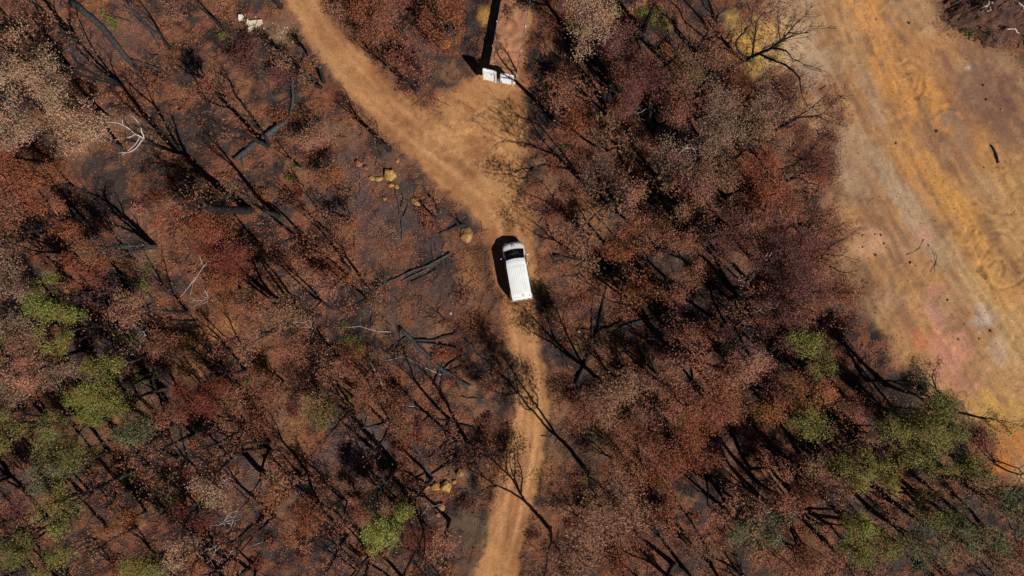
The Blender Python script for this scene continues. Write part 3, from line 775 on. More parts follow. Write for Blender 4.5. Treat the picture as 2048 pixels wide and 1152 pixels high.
# slender charred trees known by the foot of the trunk: x, y, height, trunk radius, stems, leaves, leaf colour, spread
BASES = [
    (1100, 1058, 10.7, .15, 1, 1500, 'brown', 1.0), (1155, 925, 12.3, .15, 1, 1400, 'brown', .75), (1110, 240, 8, .16, 1, 260, 'russet', .7), (1185, 385, 11, .11, 1, 300, 'brown', .9),
    (1215, 408, 11.5, .12, 1, 900, 'brown', .9), (1168, 362, 9.5, .10, 1, 260, 'russet', .9), (1192, 470, 7.5, .08, 1, 500, 'brown', .9), (1300, 398, 9, .17, 1, 240, 'brown', .8), (1202, 762, 9.6, .14, 3, 1500, 'brown', .9),
    (1338, 692, 8.5, .24, 1, 300, 'russet', .8), (1333, 765, 9, .10, 2, 260, 'russet', .8), (1240, 900, 7, .09, 1, 120, 'brown', .8),
    (310, 491, 7, .12, 5, 60, 'brown', .7), (372, 312, 8.5, .17, 2, 160, 'brown', .7), (498, 418, 9, .26, 1, 160, 'russet', .8), (536, 293, 8, .13, 2, 120, 'russet', .75),
    (600, 333, 3.6, .13, 1, 40, 'russet', .8), (245, 168, 8.5, .09, 5, 160, 'brown', .6), (90, 150, 8, .15, 3, 260, 'brown', .8), (375, 622, 5, .08, 2, 60, 'russet', .8),
    (602, 640, 9.5, .16, 4, 700, 'brown', .8), (677, 714, 5.5, .17, 1, 90, 'russet', .8), (308, 690, 5, .14, 2, 130, 'brown', .8), (302, 752, 4, .16, 1, 30, 'brown', .8),
    (598, 468, 7, .14, 2, 70, 'russet', .7), (575, 992, 10, .22, 1, 260, 'brown', .75), (792, 934, 7, .17, 2, 60, 'brown', .6), (376, 926, 6, .08, 3, 160, 'brown', .8),
    (92, 838, 6.5, .16, 2, 90, 'brown', .7), (275, 1052, 8, .17, 1, 200, 'brown', .8), (96, 1036, 9, .13, 2, 160, 'brown', .8), (452, 1122, 8, .20, 2, 160, 'russet', .8),
    (1608, 1022, 8, .15, 3, 160, 'russet', .7), (1702, 872, 6, .17, 1, 60, 'brown', .8), (1487, 123, 9, .14, 2, 50, 'olive', 1.2), (1648, 522, 5.5, .11, 3, 10, 'brown', 1.3),
    (873, 432, 2.9, .12, 2, 0, 'brown', .7), (924, 449, 1.6, .10, 1, 0, 'brown', .8), (738, 590, 6.5, .15, 2, 220, 'russet', .8), (700, 545, 7, .10, 2, 240, 'russet', .8),
    (672, 470, 7, .09, 2, 160, 'russet', .7), (640, 600, 7.5, .10, 2, 260, 'brown', .7), (1245, 585, 7, .10, 3, 160, 'russet', .8), (1445, 645, 9, .18, 2, 800, 'purple-brown', .9),
    (1510, 735, 9, .2, 2, 900, 'purple-brown', .9), (1500, 945, 8, .2, 2, 1000, 'russet', 1.0), (1450, 1010, 8, .16, 3, 700, 'brown', .9), (1400, 470, 8, .18, 2, 600, 'brown', .9),
    (1300, 260, 8, .16, 2, 500, 'purple-brown', .9), (1210, 300, 8, .12, 3, 420, 'brown', .9), (1392, 108, 6, .2, 1, 120, 'brown', .8), (1420, 1120, 8.5, .15, 3, 300, 'brown', .8),
    (860, 962, 5.5, .17, 2, 40, 'brown', .9), (835, 1100, 5, .14, 2, 60, 'russet', .8), (690, 1060, 7, .13, 2, 180, 'russet', .8), (740, 1120, 5, .15, 2, 60, 'brown', .9),
    (1995, 1005, 7.5, .14, 2, 60, 'brown', 1.0), (1990, 925, 6, .09, 2, 60, 'olive', 1.2), (80, 470, 8, .15, 2, 500, 'russet', .9), (120, 500, 7, .13, 2, 420, 'brown', .9),
    (690, 1000, 6, .10, 2, 260, 'russet', .8), (480, 690, 5, .08, 2, 120, 'russet', .8), (1350, 440, 8, .13, 2, 320, 'russet', .8), (30, 215, 7, .10, 2, 200, 'brown', .8),
    (730, 250, 3, .06, 2, 40, 'russet', .8), (340, 95, 7, .14, 1, 40, 'brown', .7), (890, 640, 2.4, .06, 1, 10, 'russet', .9), (715, 1140, 6, .1, 2, 160, 'brown', .8),
]
SHADOW_TREES = {   # foot of the trunk -> (trunk radius, bark, leaves, leaf colour, label or None, limbs as the ground points their shadows fall on)
    (1100, 1058): (.15, 'L', 5200, 'brown', [[(1100, 1058), (1078, 1033), (1055, 1009)], [(1055, 1009), (1040, 988), (1027, 960), (1006, 941), (985, 919), (958, 901)], [(1055, 1009), (1035, 992), (1013, 981), (992, 969), (968, 953), (944, 939)],
                   [(1013, 946), (1010, 925), (1006, 908), (992, 889)], [(1043, 992), (1032, 962), (1022, 941), (1018, 920)], [(985, 919), (978, 900), (970, 885)], [(992, 969), (975, 970), (955, 985)], [(1027, 960), (1032, 932), (1028, 905)], [(1040, 988), (1046, 960), (1042, 938), (1036, 920)], [(1006, 941), (1014, 915), (1010, 890)], [(968, 953), (955, 935), (940, 925)]]),
    (1168, 935): (.16, 'L', 5600, 'brown', [[(1168, 935), (1131, 887), (1112, 870)], [(1112, 870), (1093, 856), (1072, 828), (1055, 811), (1034, 783), (1003, 748), (975, 724), (951, 703)], [(1112, 870), (1100, 851), (1079, 821), (1062, 797), (1045, 772), (1025, 742), (1010, 715)],
                   [(1062, 820), (1045, 818), (1040, 800)], [(1034, 783), (1000, 785), (975, 775), (955, 760)], [(1003, 748), (995, 720), (985, 695)], [(1079, 821), (1076, 795), (1062, 772)], [(1034, 783), (1030, 755), (1018, 730)], [(975, 724), (985, 700), (975, 680)], [(1003, 748), (980, 745), (955, 735)]]),
    (1112, 242): (.16, 'L', 420, 'russet', [[(1112, 242), (1075, 205), (1030, 160)], [(1030, 160), (1005, 132), (982, 104)], [(1030, 160), (995, 138), (962, 118)], [(1030, 160), (1012, 125), (994, 92)]]),
    (1201, 761): (.17, 'C', 4200, 'brown', [[(1201, 761), (1167, 731)], [(1167, 731), (1137, 706), (1112, 683), (1087, 658), (1072, 640), (1062, 632)], [(1167, 731), (1150, 702), (1133, 668), (1125, 647), (1112, 618)], [(1167, 731), (1142, 716), (1117, 695), (1092, 678), (1070, 668)],
                   [(1112, 683), (1098, 650), (1092, 620)], [(1125, 647), (1108, 640), (1095, 610)]]),
    (1334, 690): (.26, 'C', 1000, 'russet', [[(1334, 690), (1312, 666), (1292, 643), (1277, 627)], [(1277, 627), (1258, 610), (1250, 585), (1225, 568)], [(1277, 627), (1273, 606), (1267, 583), (1246, 564)], [(1258, 610), (1240, 606), (1226, 605)], [(1300, 650), (1290, 630), (1278, 600)]]),
    (1332, 767): (.11, 'C', 1300, 'russet', [[(1332, 767), (1296, 731)], [(1296, 731), (1260, 706), (1233, 681), (1217, 664)], [(1296, 731), (1279, 697), (1273, 677), (1262, 650)], [(1260, 706), (1236, 704), (1215, 695)]]),
    (1218, 410): (.13, 'C', 500, 'brown', [[(1218, 410), (1180, 372), (1150, 345)], [(1150, 345), (1110, 310), (1060, 290), (1020, 285)], [(1150, 345), (1105, 325), (1070, 335), (1030, 345)], [(1150, 345), (1120, 300), (1080, 250), (1040, 235)], [(1110, 310), (1075, 265), (1060, 240)], [(1070, 335), (1050, 360), (1015, 350)]]),
    (1180, 470): (.09, 'C', 450, 'brown', [[(1180, 470), (1150, 445), (1120, 420)], [(1120, 420), (1090, 400), (1060, 390), (1045, 380)], [(1120, 420), (1095, 425), (1060, 415)], [(1120, 420), (1100, 385), (1085, 365)]]),
    (1172, 528): (.08, 'C', 500, 'brown', [[(1172, 528), (1140, 500), (1110, 480)], [(1110, 480), (1080, 455), (1060, 440)], [(1110, 480), (1085, 475), (1062, 462)]]),
    (500, 420): (.30, 'C', 260, 'russet', [[(500, 420), (455, 385), (400, 340), (375, 312)], [(375, 312), (345, 290), (320, 262)], [(400, 340), (375, 335), (350, 330)], [(375, 312), (360, 285), (352, 262)]]),
    (572, 990): (.25, 'C', 300, 'deep red', [[(572, 990), (521, 939), (486, 901)], [(486, 901), (451, 867), (425, 840), (400, 815)], [(486, 901), (476, 870), (462, 846), (455, 830)], [(484, 900), (466, 896), (455, 905), (448, 912)], [(451, 867), (430, 862), (410, 850)]]),
    (311, 493): (.13, 'G', 120, 'brown', [[(311, 493), (270, 452), (226, 411)], [(309, 495), (266, 458), (229, 426)], [(226, 411), (208, 397), (190, 392)], [(229, 426), (215, 405), (205, 385)], [(313, 492), (280, 455), (250, 430), (240, 405)], [(309, 491), (262, 460), (228, 448)], [(312, 494), (285, 468), (258, 440), (238, 430)]]),
    (536, 293): (.15, 'C', 160, 'russet', [[(536, 293), (499, 254), (462, 215), (430, 182)], [(430, 182), (392, 149), (370, 128)], [(536, 290), (521, 257), (486, 208), (469, 187), (462, 165)], [(430, 182), (405, 180), (385, 150)], [(462, 215), (440, 212), (415, 200)]]),
    (361, 305): (.14, 'C', 160, 'brown', [[(361, 305), (347, 295), (295, 240), (250, 177)], [(361, 303), (333, 250), (312, 212), (271, 180)], [(250, 177), (232, 150), (225, 130)], [(312, 212), (300, 185), (290, 165)], [(295, 240), (270, 225), (250, 205)]]),
    (243, 170): (.10, 'C', 260, 'brown', [[(243, 170), (194, 125), (153, 80), (132, 35)], [(245, 168), (215, 139), (180, 90), (153, 28)], [(241, 171), (205, 142), (167, 111), (121, 59), (100, 40)], [(153, 80), (140, 50), (138, 20)], [(167, 111), (135, 90), (112, 60)]]),
    (793, 932): (.20, 'C', 60, 'brown', [[(793, 932), (749, 880), (710, 837)], [(789, 932), (777, 929), (722, 873), (690, 846)], [(722, 873), (705, 872), (690, 862)]]),
    (375, 623): (.09, 'C', 110, 'russet', [[(375, 623), (347, 588), (326, 567)], [(326, 567), (302, 529), (288, 501)], [(347, 588), (344, 578), (333, 543), (330, 525)], [(326, 567), (312, 575), (305, 572)]]),
    (604, 640): (.17, 'C', 3200, 'brown', [[(604, 640), (590, 623), (542, 588), (486, 546), (468, 520)], [(604, 638), (560, 575), (530, 535), (515, 500)], [(602, 641), (585, 628), (530, 590), (490, 560), (462, 545)], [(606, 640), (575, 580), (545, 540), (520, 510)], [(542, 588), (520, 555), (500, 505)]]),
    (94, 839): (.17, 'C', 200, 'brown', [[(94, 839), (62, 797), (45, 769)], [(93, 837), (87, 814), (69, 780), (58, 752)], [(45, 769), (30, 750), (25, 735)], [(62, 797), (40, 795), (30, 780)]]),
    (96, 1036): (.15, 'C', 200, 'brown', [[(96, 1036), (35, 967), (3, 925)], [(60, 996), (20, 965), (-5, 950)], [(3, 925), (-15, 890), (-20, 880)]]),
    (459, 1117): (.22, 'C', 200, 'russet', [[(459, 1117), (420, 1075), (396, 1040)], [(459, 1120), (430, 1100), (402, 1068)], [(396, 1040), (380, 1010), (372, 1000)]]),
    (694, 1071): (.14, 'C', 260, 'russet', [[(694, 1071), (642, 1016), (618, 964)], [(618, 964), (576, 922), (560, 900)], [(642, 1016), (610, 1000), (590, 975)], [(618, 964), (612, 935), (605, 915)]]),
    (1605, 1019): (.16, 'C', 400, 'russet', [[(1605, 1019), (1574, 971), (1549, 908)], [(1604, 1017), (1591, 946), (1565, 905)], [(1602, 1020), (1570, 990), (1535, 945)], [(1549, 908), (1530, 880), (1525, 865)]]),
    (1700, 874): (.19, 'C', 90, 'brown', [[(1700, 874), (1678, 849), (1653, 818)], [(1653, 818), (1640, 805), (1625, 795)], [(1678, 849), (1670, 825), (1665, 812)]]),
}
DROP = [(1155, 925), (1110, 240), (1202, 762), (1338, 692), (1333, 765), (1215, 408), (1192, 470), (498, 418), (575, 992), (310, 491), (536, 293), (372, 312), (245, 168), (792, 934), (375, 622), (602, 640), (92, 838),
        (96, 1036), (452, 1122), (690, 1060), (1608, 1022), (1702, 872), (1100, 1058), (1487, 123), (1648, 522)]
BASES = [q for q in BASES if (q[0], q[1]) not in DROP]
BL = {(1100, 1058): "slender charred tree whose forked shadow crosses the bottom of the track", (1168, 935): "slender charred tree whose twin shadow crosses the narrow middle of the track",
      (1112, 242): "charred tree whose straight shadow runs onto the trailer ramps", (311, 493): "fan of grey charred stems spreading from one foot beside the rust crowns",
      (572, 990): "thick charred trunk casting the longest thick shadow beside the rounded tan crown",
      (1487, 123): "bare forked black tree spreading over the yellow sand patch", (1648, 522): "small bare black tree with twisted limbs by the round pale soil patch",
      (873, 432): "short forked black snag beside the tan boulder heap and thin logs", (793, 932): "twin charred snag casting two parallel shadows over grey ash"}
TRACKSIDE = {(1100, 1058), (1155, 925), (1110, 240), (1185, 385), (1215, 408), (1168, 362), (1202, 762), (1180, 735), (1338, 692), (1333, 765), (1192, 470)}
for px, py, h, r0, st, nl, colr, sp in BASES:
    bx, by = G(px, py)
    kind = {1: "single-stemmed", 2: "twin-stemmed", 3: "three-stemmed", 4: "four-stemmed", 5: "five-stemmed"}[st]
    ts = (px, py) in TRACKSIDE
    tree("charred_tree", "tree", f"{kind} charred tree", "charred black trees with few leaves left", bx, by, h, R=h * .2 * sp + .2, r0=r0, stems=st,
         fork=(.30 if (px, py) == (1155, 925) else .36) if st == 1 else .5, spread=sp * (.75 if ts else 1), levels=(5 if ts else 4) if h > 4 else 2, leaf=colr,
         nleaf=nl if ts else int(nl * 1.5), leafL=.15 if ts else .17, leafW=.065 if ts else .08, clump=.24,
         bark=M_CHARG if (px, py) == (310, 491) else (M_BARKL if ts else M_CHAR), twig=.6, label=BL.get((px, py)), up=.2 if ts else .16, ipx=(px, py), forks=2 if ts else None)

pr = random.Random(21)
spots = [(q[0], q[1]) for q in BASES] + list(SHADOW_TREES)
npole = 0; tries = 0
while npole < 85 and tries < 5000:
    tries += 1
    px, py = pr.uniform(-10, 2090), pr.uniform(-10, 1240)
    if any((px - a) ** 2 + (py - b) ** 2 < 46 ** 2 for a, b in spots): continue
    x, y = G(px, py)
    a_ = masks(np.array([x]), np.array([y]))
    if max(a_[2][0], a_[3][0]) > .08: continue
    if 690 < px < 1010 and 330 < py < 760: continue            # the open ash beside the track stays open
    if 1020 < px < 1200 and 780 < py < 1200: continue
    if 1400 < px < 1640 and py < 190: continue
    st = pr.choice([1, 1, 1, 2, 2, 3]); h = pr.uniform(6, 11)
    fr_ = np.linspace(.1, 1.12, 12) * h / math.tan(SUN_EL)
    b_ = masks(x - SUN_D.x * fr_, y - SUN_D.y * fr_)
    if b_[2].max() > .25 or b_[3].max() > .5: continue          # its shadow would cross a track
    spots.append((px, py)); npole += 1
    tree("charred_tree", "tree", f"{ {1: 'single-stemmed', 2: 'twin-stemmed', 3: 'three-stemmed'}[st]} {'tall' if h > 8.5 else 'slender'} charred tree", "charred black trees with few leaves left", x, y, h, R=h * pr.uniform(.14, .24), r0=pr.uniform(.12, .24),
         stems=st, fork=pr.uniform(.34, .5), spread=pr.uniform(.6, .9), levels=4, leaf=pr.choice(['brown', 'russet', 'russet', 'purple-brown', 'pink-brown']), nleaf=int(pr.choice([60, 200, 500, 900])),
         leafL=.16, leafW=.075, clump=.22, bark=M_CHAR, twig=.6, up=.18, ipx=(px, py))

SUNV = np.array(sd); SUNH = unit(np.array([SUN_D.x, SUN_D.y, 0.0])); TAN = math.tan(SUN_EL)


def limb_tree(name, cat, desc, group, foot, r0, bark, nleaf, colr, limbs, shadow=True, twigs=True, label=None, seed=1, leafL=.18, leafW=.078, limbmat=None, taper=.5, ipx=None, tiplen=1.0):
    """a tree whose limbs are known one by one: from where their shadows fall (two ground coordinates) or from (x, y, height)"""
    rnd = np.random.default_rng(seed)
    fx, fy = G(*foot); z0 = float(ZG(fx, fy))
    root = empty(name, (fx, fy, z0))
    built = []; tips = []

    def conv(p):
        if len(p) == 3:
            a = G(*p); return np.array([a[0] - fx, a[1] - fy, p[2]])
        g = np.array([*G(*p), 0]) - np.array([fx, fy, 0])
        Ln = max(0.0, -float(g @ SUNH))
        q = g + SUNH * Ln; q[2] = Ln * TAN
        return q
    for li, lb in enumerate(limbs):
        P = np.array([conv(p) for p in lb])
        if len(lb[0]) == 2:      # give the limb depth: sliding a point along the sun's ray leaves its shadow in place
            dr = np.cumsum(rnd.normal(0, .16, len(P))); dr -= dr[0]
            if li == 0: dr *= .3
            P = P + SUNV[None] * dr[:, None]
        start_r = r0
        if built:
            best = min(((np.linalg.norm(Q_ - P[0], axis=1).min(), k) for k, (Q_, R_) in enumerate(built)))
            Q_, R_ = built[best[1]]
            k = int(np.linalg.norm(Q_ - P[0], axis=1).argmin())
            if best[0] < 1.0 and Q_[k][2] > .4:
                P[0] = Q_[k]; start_r = R_[k] * .75
            else: start_r = r0 * rnd.uniform(.6, .85)
        if P[0][2] < .4: P[0][2] = -.2
        t = np.concatenate([[0], np.cumsum(np.linalg.norm(np.diff(P, axis=0), axis=1))]); n = max(4, int(t[-1] / .35) + 2)
        tt = np.linspace(0, t[-1], n)
        W = np.stack([np.interp(tt, t, P[:, k]) for k in range(3)], 1)
        for _ in range(2): W[1:-1] = W[1:-1] * .5 + (W[:-2] + W[2:]) * .25
        W[1:-1] += rnd.normal(0, .018, (n - 2, 3))
        end_r = start_r * taper if li else r0 * .72
        Rr = np.linspace(start_r, max(end_r, .012), n)
        if P[0][2] < 0: Rr[0] *= 1.3
        built.append((W, Rr))
        mb = MB(); mb.tube(W, Rr, 7)
        if twigs and not (li == 0 and len(limbs) > 3 and nleaf > 150):
            d = unit(W[-1] - W[-2])
            S_ = Skeleton(rnd, 2, 1.0, up=.10, wob=.13, twig=.9)
            for k in range(2): S_.grow(W[-1], S_.bend(d, rnd.uniform(.1, .5), rnd.uniform(0, 6.28)), rnd.uniform(.7, 1.1) * tiplen, Rr[-1] * .8, 0)
            for k in range(int(n * .35), n - 1):
                if rnd.random() < .42:
                    S_.grow(W[k], S_.bend(unit(W[k + 1] - W[k]), rnd.uniform(.5, 1.1), rnd.uniform(0, 6.28)), rnd.uniform(.45, .9) * tiplen, Rr[k] * .4, 1)
            for bp, br, lev in S_.br: mb.tube(bp, np.maximum(br, .016), 4, False)
            tips += S_.tips
        tk = P[0][2] < 0
        obj("trunk" if tk else "limb", mb.mesh("trunk" if tk else "limb", [bark if tk else (limbmat or bark)], True), root)
    if nleaf and tips:
        ct = np.array(tips); wgt = rnd.gamma(1.2, 1.0, len(ct)); wgt /= wgt.sum()
        V, Q, T = leaf_quads(ct[rnd.choice(len(ct), nleaf, p=wgt)] + rnd.normal(0, .34, (nleaf, 3)), leafL, leafW, rnd, .55, .15)
        f = obj("crown", mesh_arrays("crown", V, Q, None, [M_LEAF], T), root); f.color = (*C(*LEAFCOL[colr], k=K * 1.1), 1)
    root['category'] = cat; root['group'] = group
    if label: root['label'] = label
    else: later(root, desc, *(ipx or foot))
    return root


NS = {1: "single-stemmed", 2: "twin-stemmed", 3: "three-stemmed", 4: "four-stemmed", 5: "five-stemmed"}
for i, (ft, (r0, bk, nl, colr, lbs)) in enumerate(SHADOW_TREES.items()):
    st = sum(1 for l in lbs if math.hypot(l[0][0] - ft[0], l[0][1] - ft[1]) < 8)
    limb_tree("charred_tree", "tree", f"{NS[st]} charred tree", "charred black trees with few leaves left", ft, r0 * 1.25, {'L': M_BARKL, 'C': M_CHAR, 'G': M_CHARG}[bk], nl, colr, lbs, label=BL.get(ft), seed=300 + i)
# the two bare trees whose limbs stand out against the clearing
limb_tree("charred_tree", "tree", "", "charred black trees with few leaves left", (1486, 124), .16, M_CHAR, 60, 'olive',
          [[(1486, 124, 0), (1500, 116, 1.6), (1520, 106, 3.2), (1542, 97, 4.6)], [(1542, 97, 4.6), (1563, 80, 5.6), (1576, 66, 6.4), (1590, 48, 7.4)], [(1560, 82, 5.5), (1556, 62, 6.2), (1555, 36, 7.2)],
           [(1542, 97, 4.6), (1562, 98, 5.2), (1577, 104, 5.8), (1582, 116, 6.2)], [(1520, 108, 3.0), (1542, 119, 4.0), (1573, 132, 5.2), (1598, 153, 6.2), (1601, 178, 7.0)], [(1575, 68, 6.3), (1592, 70, 7.0), (1606, 66, 7.6)],
           [(1490, 120, .8), (1476, 104, 2.6), (1470, 84, 4.4), (1490, 62, 6.0)], [(1500, 114, 1.8), (1506, 95, 3.4), (1510, 70, 5.0), (1512, 48, 6.4)]], label=BL[(1487, 123)], seed=401, tiplen=1.25)
limb_tree("charred_tree", "tree", "", "charred black trees with few leaves left", (1641, 526), .10, M_CHAR, 0, 'brown',
          [[(1641, 526, 0), (1645, 514, 1.0), (1652, 500, 2.0)], [(1652, 500, 2.0), (1674, 484, 3.0), (1696, 473, 4.0)], [(1643, 524, .5), (1660, 532, 1.6), (1678, 543, 2.6), (1690, 545, 3.2)], [(1652, 500, 2.0), (1650, 482, 3.0), (1656, 468, 3.8)],
           [(1648, 510, 1.4), (1662, 512, 2.2), (1680, 510, 3.2)], [(1642, 524, .3), (1634, 516, 1.4), (1640, 500, 2.4)]], label=BL[(1648, 522)], seed=402, tiplen=.7)
# bleached limbs that can be followed one by one
limb_tree("dead_tree", "dead tree", "", "bleached dead trees", (352, 304), .105, M_CHAR, 0, 'brown',
          [[(352, 304, 0), (330, 298, 3.0), (306, 287, 5.4), (290, 278, 6.6)], [(290, 278, 6.6), (270, 268, 7.2), (256, 254, 7.5), (240, 246, 7.8), (216, 245, 8.2)], [(290, 278, 6.6), (284, 260, 7.2), (280, 244, 7.6), (264, 232, 8.0)],
           [(268, 267, 7.2), (258, 276, 7.3), (254, 288, 7.3)], [(290, 278, 6.6), (278, 290, 7.0), (270, 305, 7.2), (252, 308, 7.6), (238, 307, 7.8)], [(268, 268, 7.2), (252, 276, 7.5), (230, 281, 7.9)], [(284, 276, 6.7), (274, 292, 7.0), (258, 304, 7.4), (244, 312, 7.5)],
           [(248, 250, 7.6), (247, 240, 7.9), (248, 234, 8.1)]], twigs=False, limbmat=M_PALE, taper=.3,
          label="dead tree with white bleached branches clawing out above a charred trunk", seed=403)
limb_tree("dead_tree", "dead tree", "", "bleached dead trees", (1372, 334), .07, M_PALE, 0, 'brown',
          [[(1372, 334, 0), (1380, 326, 3.0), (1392, 310, 5.4)], [(1392, 310, 5.4), (1390, 296, 5.9), (1376, 294, 6.2), (1360, 304, 6.5), (1346, 318, 6.8)], [(1392, 310, 5.4), (1390, 328, 5.8), (1376, 340, 6.2), (1358, 352, 6.6)], [(1376, 294, 6.2), (1372, 290, 6.4), (1366, 296, 6.6)],
           [(1376, 340, 6.2), (1362, 342, 6.5), (1348, 344, 6.8)]], twigs=False, taper=.35, label="dead tree of curved pale branches among dull tan crowns", seed=404)
limb_tree("dead_tree", "dead tree", "", "bleached dead trees", (1480, 560), .08, M_PALE, 0, 'brown',
          [[(1480, 560, 0), (1496, 552, 5.0), (1514, 540, 8.0)], [(1514, 540, 8.0), (1526, 528, 8.4), (1538, 514, 9.0), (1544, 505, 9.3)], [(1526, 528, 8.4), (1528, 516, 8.8), (1536, 506, 9.2)], [(1514, 540, 8.0), (1504, 556, 8.1), (1496, 566, 8.2)]], twigs=False, taper=.35,
          label="dead tree with one straight pale branch among purple-brown crowns", seed=405)
limb_tree("dead_tree", "dead tree", "", "bleached dead trees", (448, 512), .07, M_CHARG, 0, 'brown',
          [[(448, 512, 0), (432, 515, 3.0), (420, 520, 5.0)], [(420, 520, 5.0), (406, 536, 5.6), (394, 556, 6.2), (380, 572, 6.6), (362, 594, 7.0)], [(400, 546, 5.9), (386, 562, 6.4), (372, 582, 6.8)], [(394, 556, 6.2), (386, 574, 6.6), (382, 590, 6.9)], [(408, 533, 5.6), (400, 525, 5.9), (402, 512, 6.2)],
           [(420, 520, 5.0), (438, 508, 5.3), (452, 496, 5.6)]], twigs=False, limbmat=M_PALE, taper=.35, label="dead tree with pale branches trailing across the deep rust crown", seed=406)

# bleached dead trees: foot, height, where their pale limbs reach
PALES = [(1500, 625, 8, 1.5, .06, M_PALE),
         (500, 1000, 4, 1.4, .06, M_CHAR), (465, 1060, 4.5, 1.6, .06, M_CHAR), (175, 440, 6, 1.2, .05, M_CHAR), (640, 655, 4.5, 1.2, .05, M_CHAR), (1505, 215, 4, .8, .05, M_PALE),
         (40, 1030, 7, 1.5, .05, M_CHAR), (440, 590, 4, .9, .05, M_CHAR), (1250, 245, 5, 1.3, .05, M_CHAR), (860, 1000, 1.6, .9, .05, M_PALE), (1905, 1120, 6, .9, .05, M_CHAR), (300, 655, 2.6, .8, .05, M_CHAR),
         (100, 250, 7, 1.3, .05, M_CHAR), (1420, 225, 6, 1.0, .05, M_CHAR)]
for i, (px, py, h, R, r0, bk) in enumerate(PALES):
    bx, by = G(px, py)
    tree("dead_tree", "dead tree", "leafless bleached dead tree", "bleached dead trees", bx, by, h, R=R, r0=r0, stems=1, fork=.62, spread=1.2, levels=3, bark=bk,
         limbmat=M_PALE, twig=.35, up=.02, ipx=PX(bx, by, h * .8))

# ------------------------------------------------------------------ low shrubs and tufts
_m = masks  # bush test for scattered fill


def in_bush(x, y, lim=.25):
    a = _m(np.array([x]), np.array([y]))
    return max(a[2][0], a[3][0]) < lim


def shrub(px, py, r, h, colr, n, name="shrub", cat="shrub", desc=None, group="low scorched shrubs on the burnt floor", seed=None, label=None, L=.15, W=.07):
    NTREE[0] += 1
    rnd = np.random.default_rng(seed or 5000 + NTREE[0])
    x, y = G(px, py)
    z = float(ZG(x, y))
    root = empty(name, (x, y, z))
    mb = MB(); tips = []
    for s in range(rnd.integers(4, 8)):
        a = rnd.uniform(0, 6.28); q = r * math.sqrt(rnd.uniform(.05, 1)) * .9
        e = np.array([math.cos(a) * q, math.sin(a) * q, h * rnd.uniform(.5, 1)])
        p = np.array([[0, 0, -.05], e * [.35, .35, .55], e])
        mb.tube(p, [.022, .016, .008], 3, False)
        tips += [e, e * [.6, .6, .8]]
        for k in range(3):
            b = rnd.uniform(0, 6.28); e2 = e * .7 + np.array([math.cos(b), math.sin(b), .3]) * r * .35
            mb.tube(np.array([e * [.45, .45, .6], e2]), [.012, .006], 3, False); tips.append(e2)
    obj("stem", mb.mesh("stem", [M_CHAR if name != "grass_tuft" else M_BARKB]), root)
    tips = np.array(tips)
    idx = rnd.integers(0, len(tips), n)
    off = rnd.normal(0, 1, (n, 3)) * [r * .24, r * .24, h * .16]
    V, Q, T = leaf_quads(tips[idx] + off, L, W, rnd, .6)
    V[:, 2] = np.maximum(V[:, 2], .03)
    f = obj("foliage", mesh_arrays("foliage", V, Q, None, [M_LEAF], T), root)
    f.color = (*(C(*LEAFCOL[colr], k=K * 1.0) * [.97, 1, .97]), 1)
    root['category'] = cat; root['group'] = group
    if label: root['label'] = label
    else: later(root, desc or f"{'low' if r < .6 else 'knee-high' if r < .95 else 'spreading'} {colr} {'leafy' if colr in GREENS else 'scorched'} shrub", px, py)
    return root


TUFTS = [(220, 43, .5, 'bright green'), (205, 25, .3, 'bright green'), (230, 55, .35, 'bright green'), (447, 76, .5, 'olive'), (380, 346, .4, 'olive'), (582, 352, .5, 'dull green'), (590, 335, .3, 'bright green'),
         (1285, 28, .5, 'bright green'), (1308, 48, .5, 'olive'), (1330, 52, .45, 'olive'), (1315, 28, .45, 'olive'), (208, 598, .5, 'lime green'), (200, 570, .35, 'dull green'), (705, 685, .8, 'dull green'), (725, 690, .5, 'olive'),
         (1175, 955, .45, 'olive'), (1195, 990, .5, 'bright green'), (1232, 985, .4, 'olive'), (1150, 232, .3, 'olive'), (766, 18, .4, 'dull green'), (790, 70, .35, 'dull green'), (788, 92, .35, 'dull green'),
         (1128, 296, .35, 'dull green'), (790, 830, .4, 'olive'), (810, 850, .35, 'dull green'), (500, 1015, .4, 'bright green'), (350, 1000, .35, 'bright green'), (320, 1020, .4, 'bright green'), (1935, 66, .5, 'dull green'), (1958, 78, .4, 'dull green'),
         (500, 760, .5, 'dull green'), (530, 720, .4, 'dull green'), (580, 700, .4, 'olive'), (690, 650, .3, 'dull green'), (1500, 122, .5, 'bright green'), (1552, 97, .4, 'bright green'), (1545, 122, .35, 'olive'), (300, 540, .35, 'dull green'),
         (1360, 840, .5, 'olive'), (1390, 860, .4, 'olive'), (790, 975, .5, 'grey-green'), (700, 800, .4, 'olive'), (650, 850, .6, 'olive'), (620, 790, .5, 'dull green'), (1160, 1000, .3, 'olive'), (540, 775, .4, 'olive')]
for px, py, r, colr in TUFTS:
    shrub(px, py, r, r * .9, colr, int(90 + 260 * r), name="green_sprout", cat="plant", desc=f"{'tiny' if r < .4 else 'small'} {colr} sprout", group="green sprouts on the burnt floor", L=.14, W=.06)
shrub(147, 95, .25, .2, 'pink-brown', 60, name="pink_sprout", cat="plant", group=None or "pink sprouts", label="small pink tinted sprout on dark ash near the long ashy trunk")
bpy.context.view_layer.update()

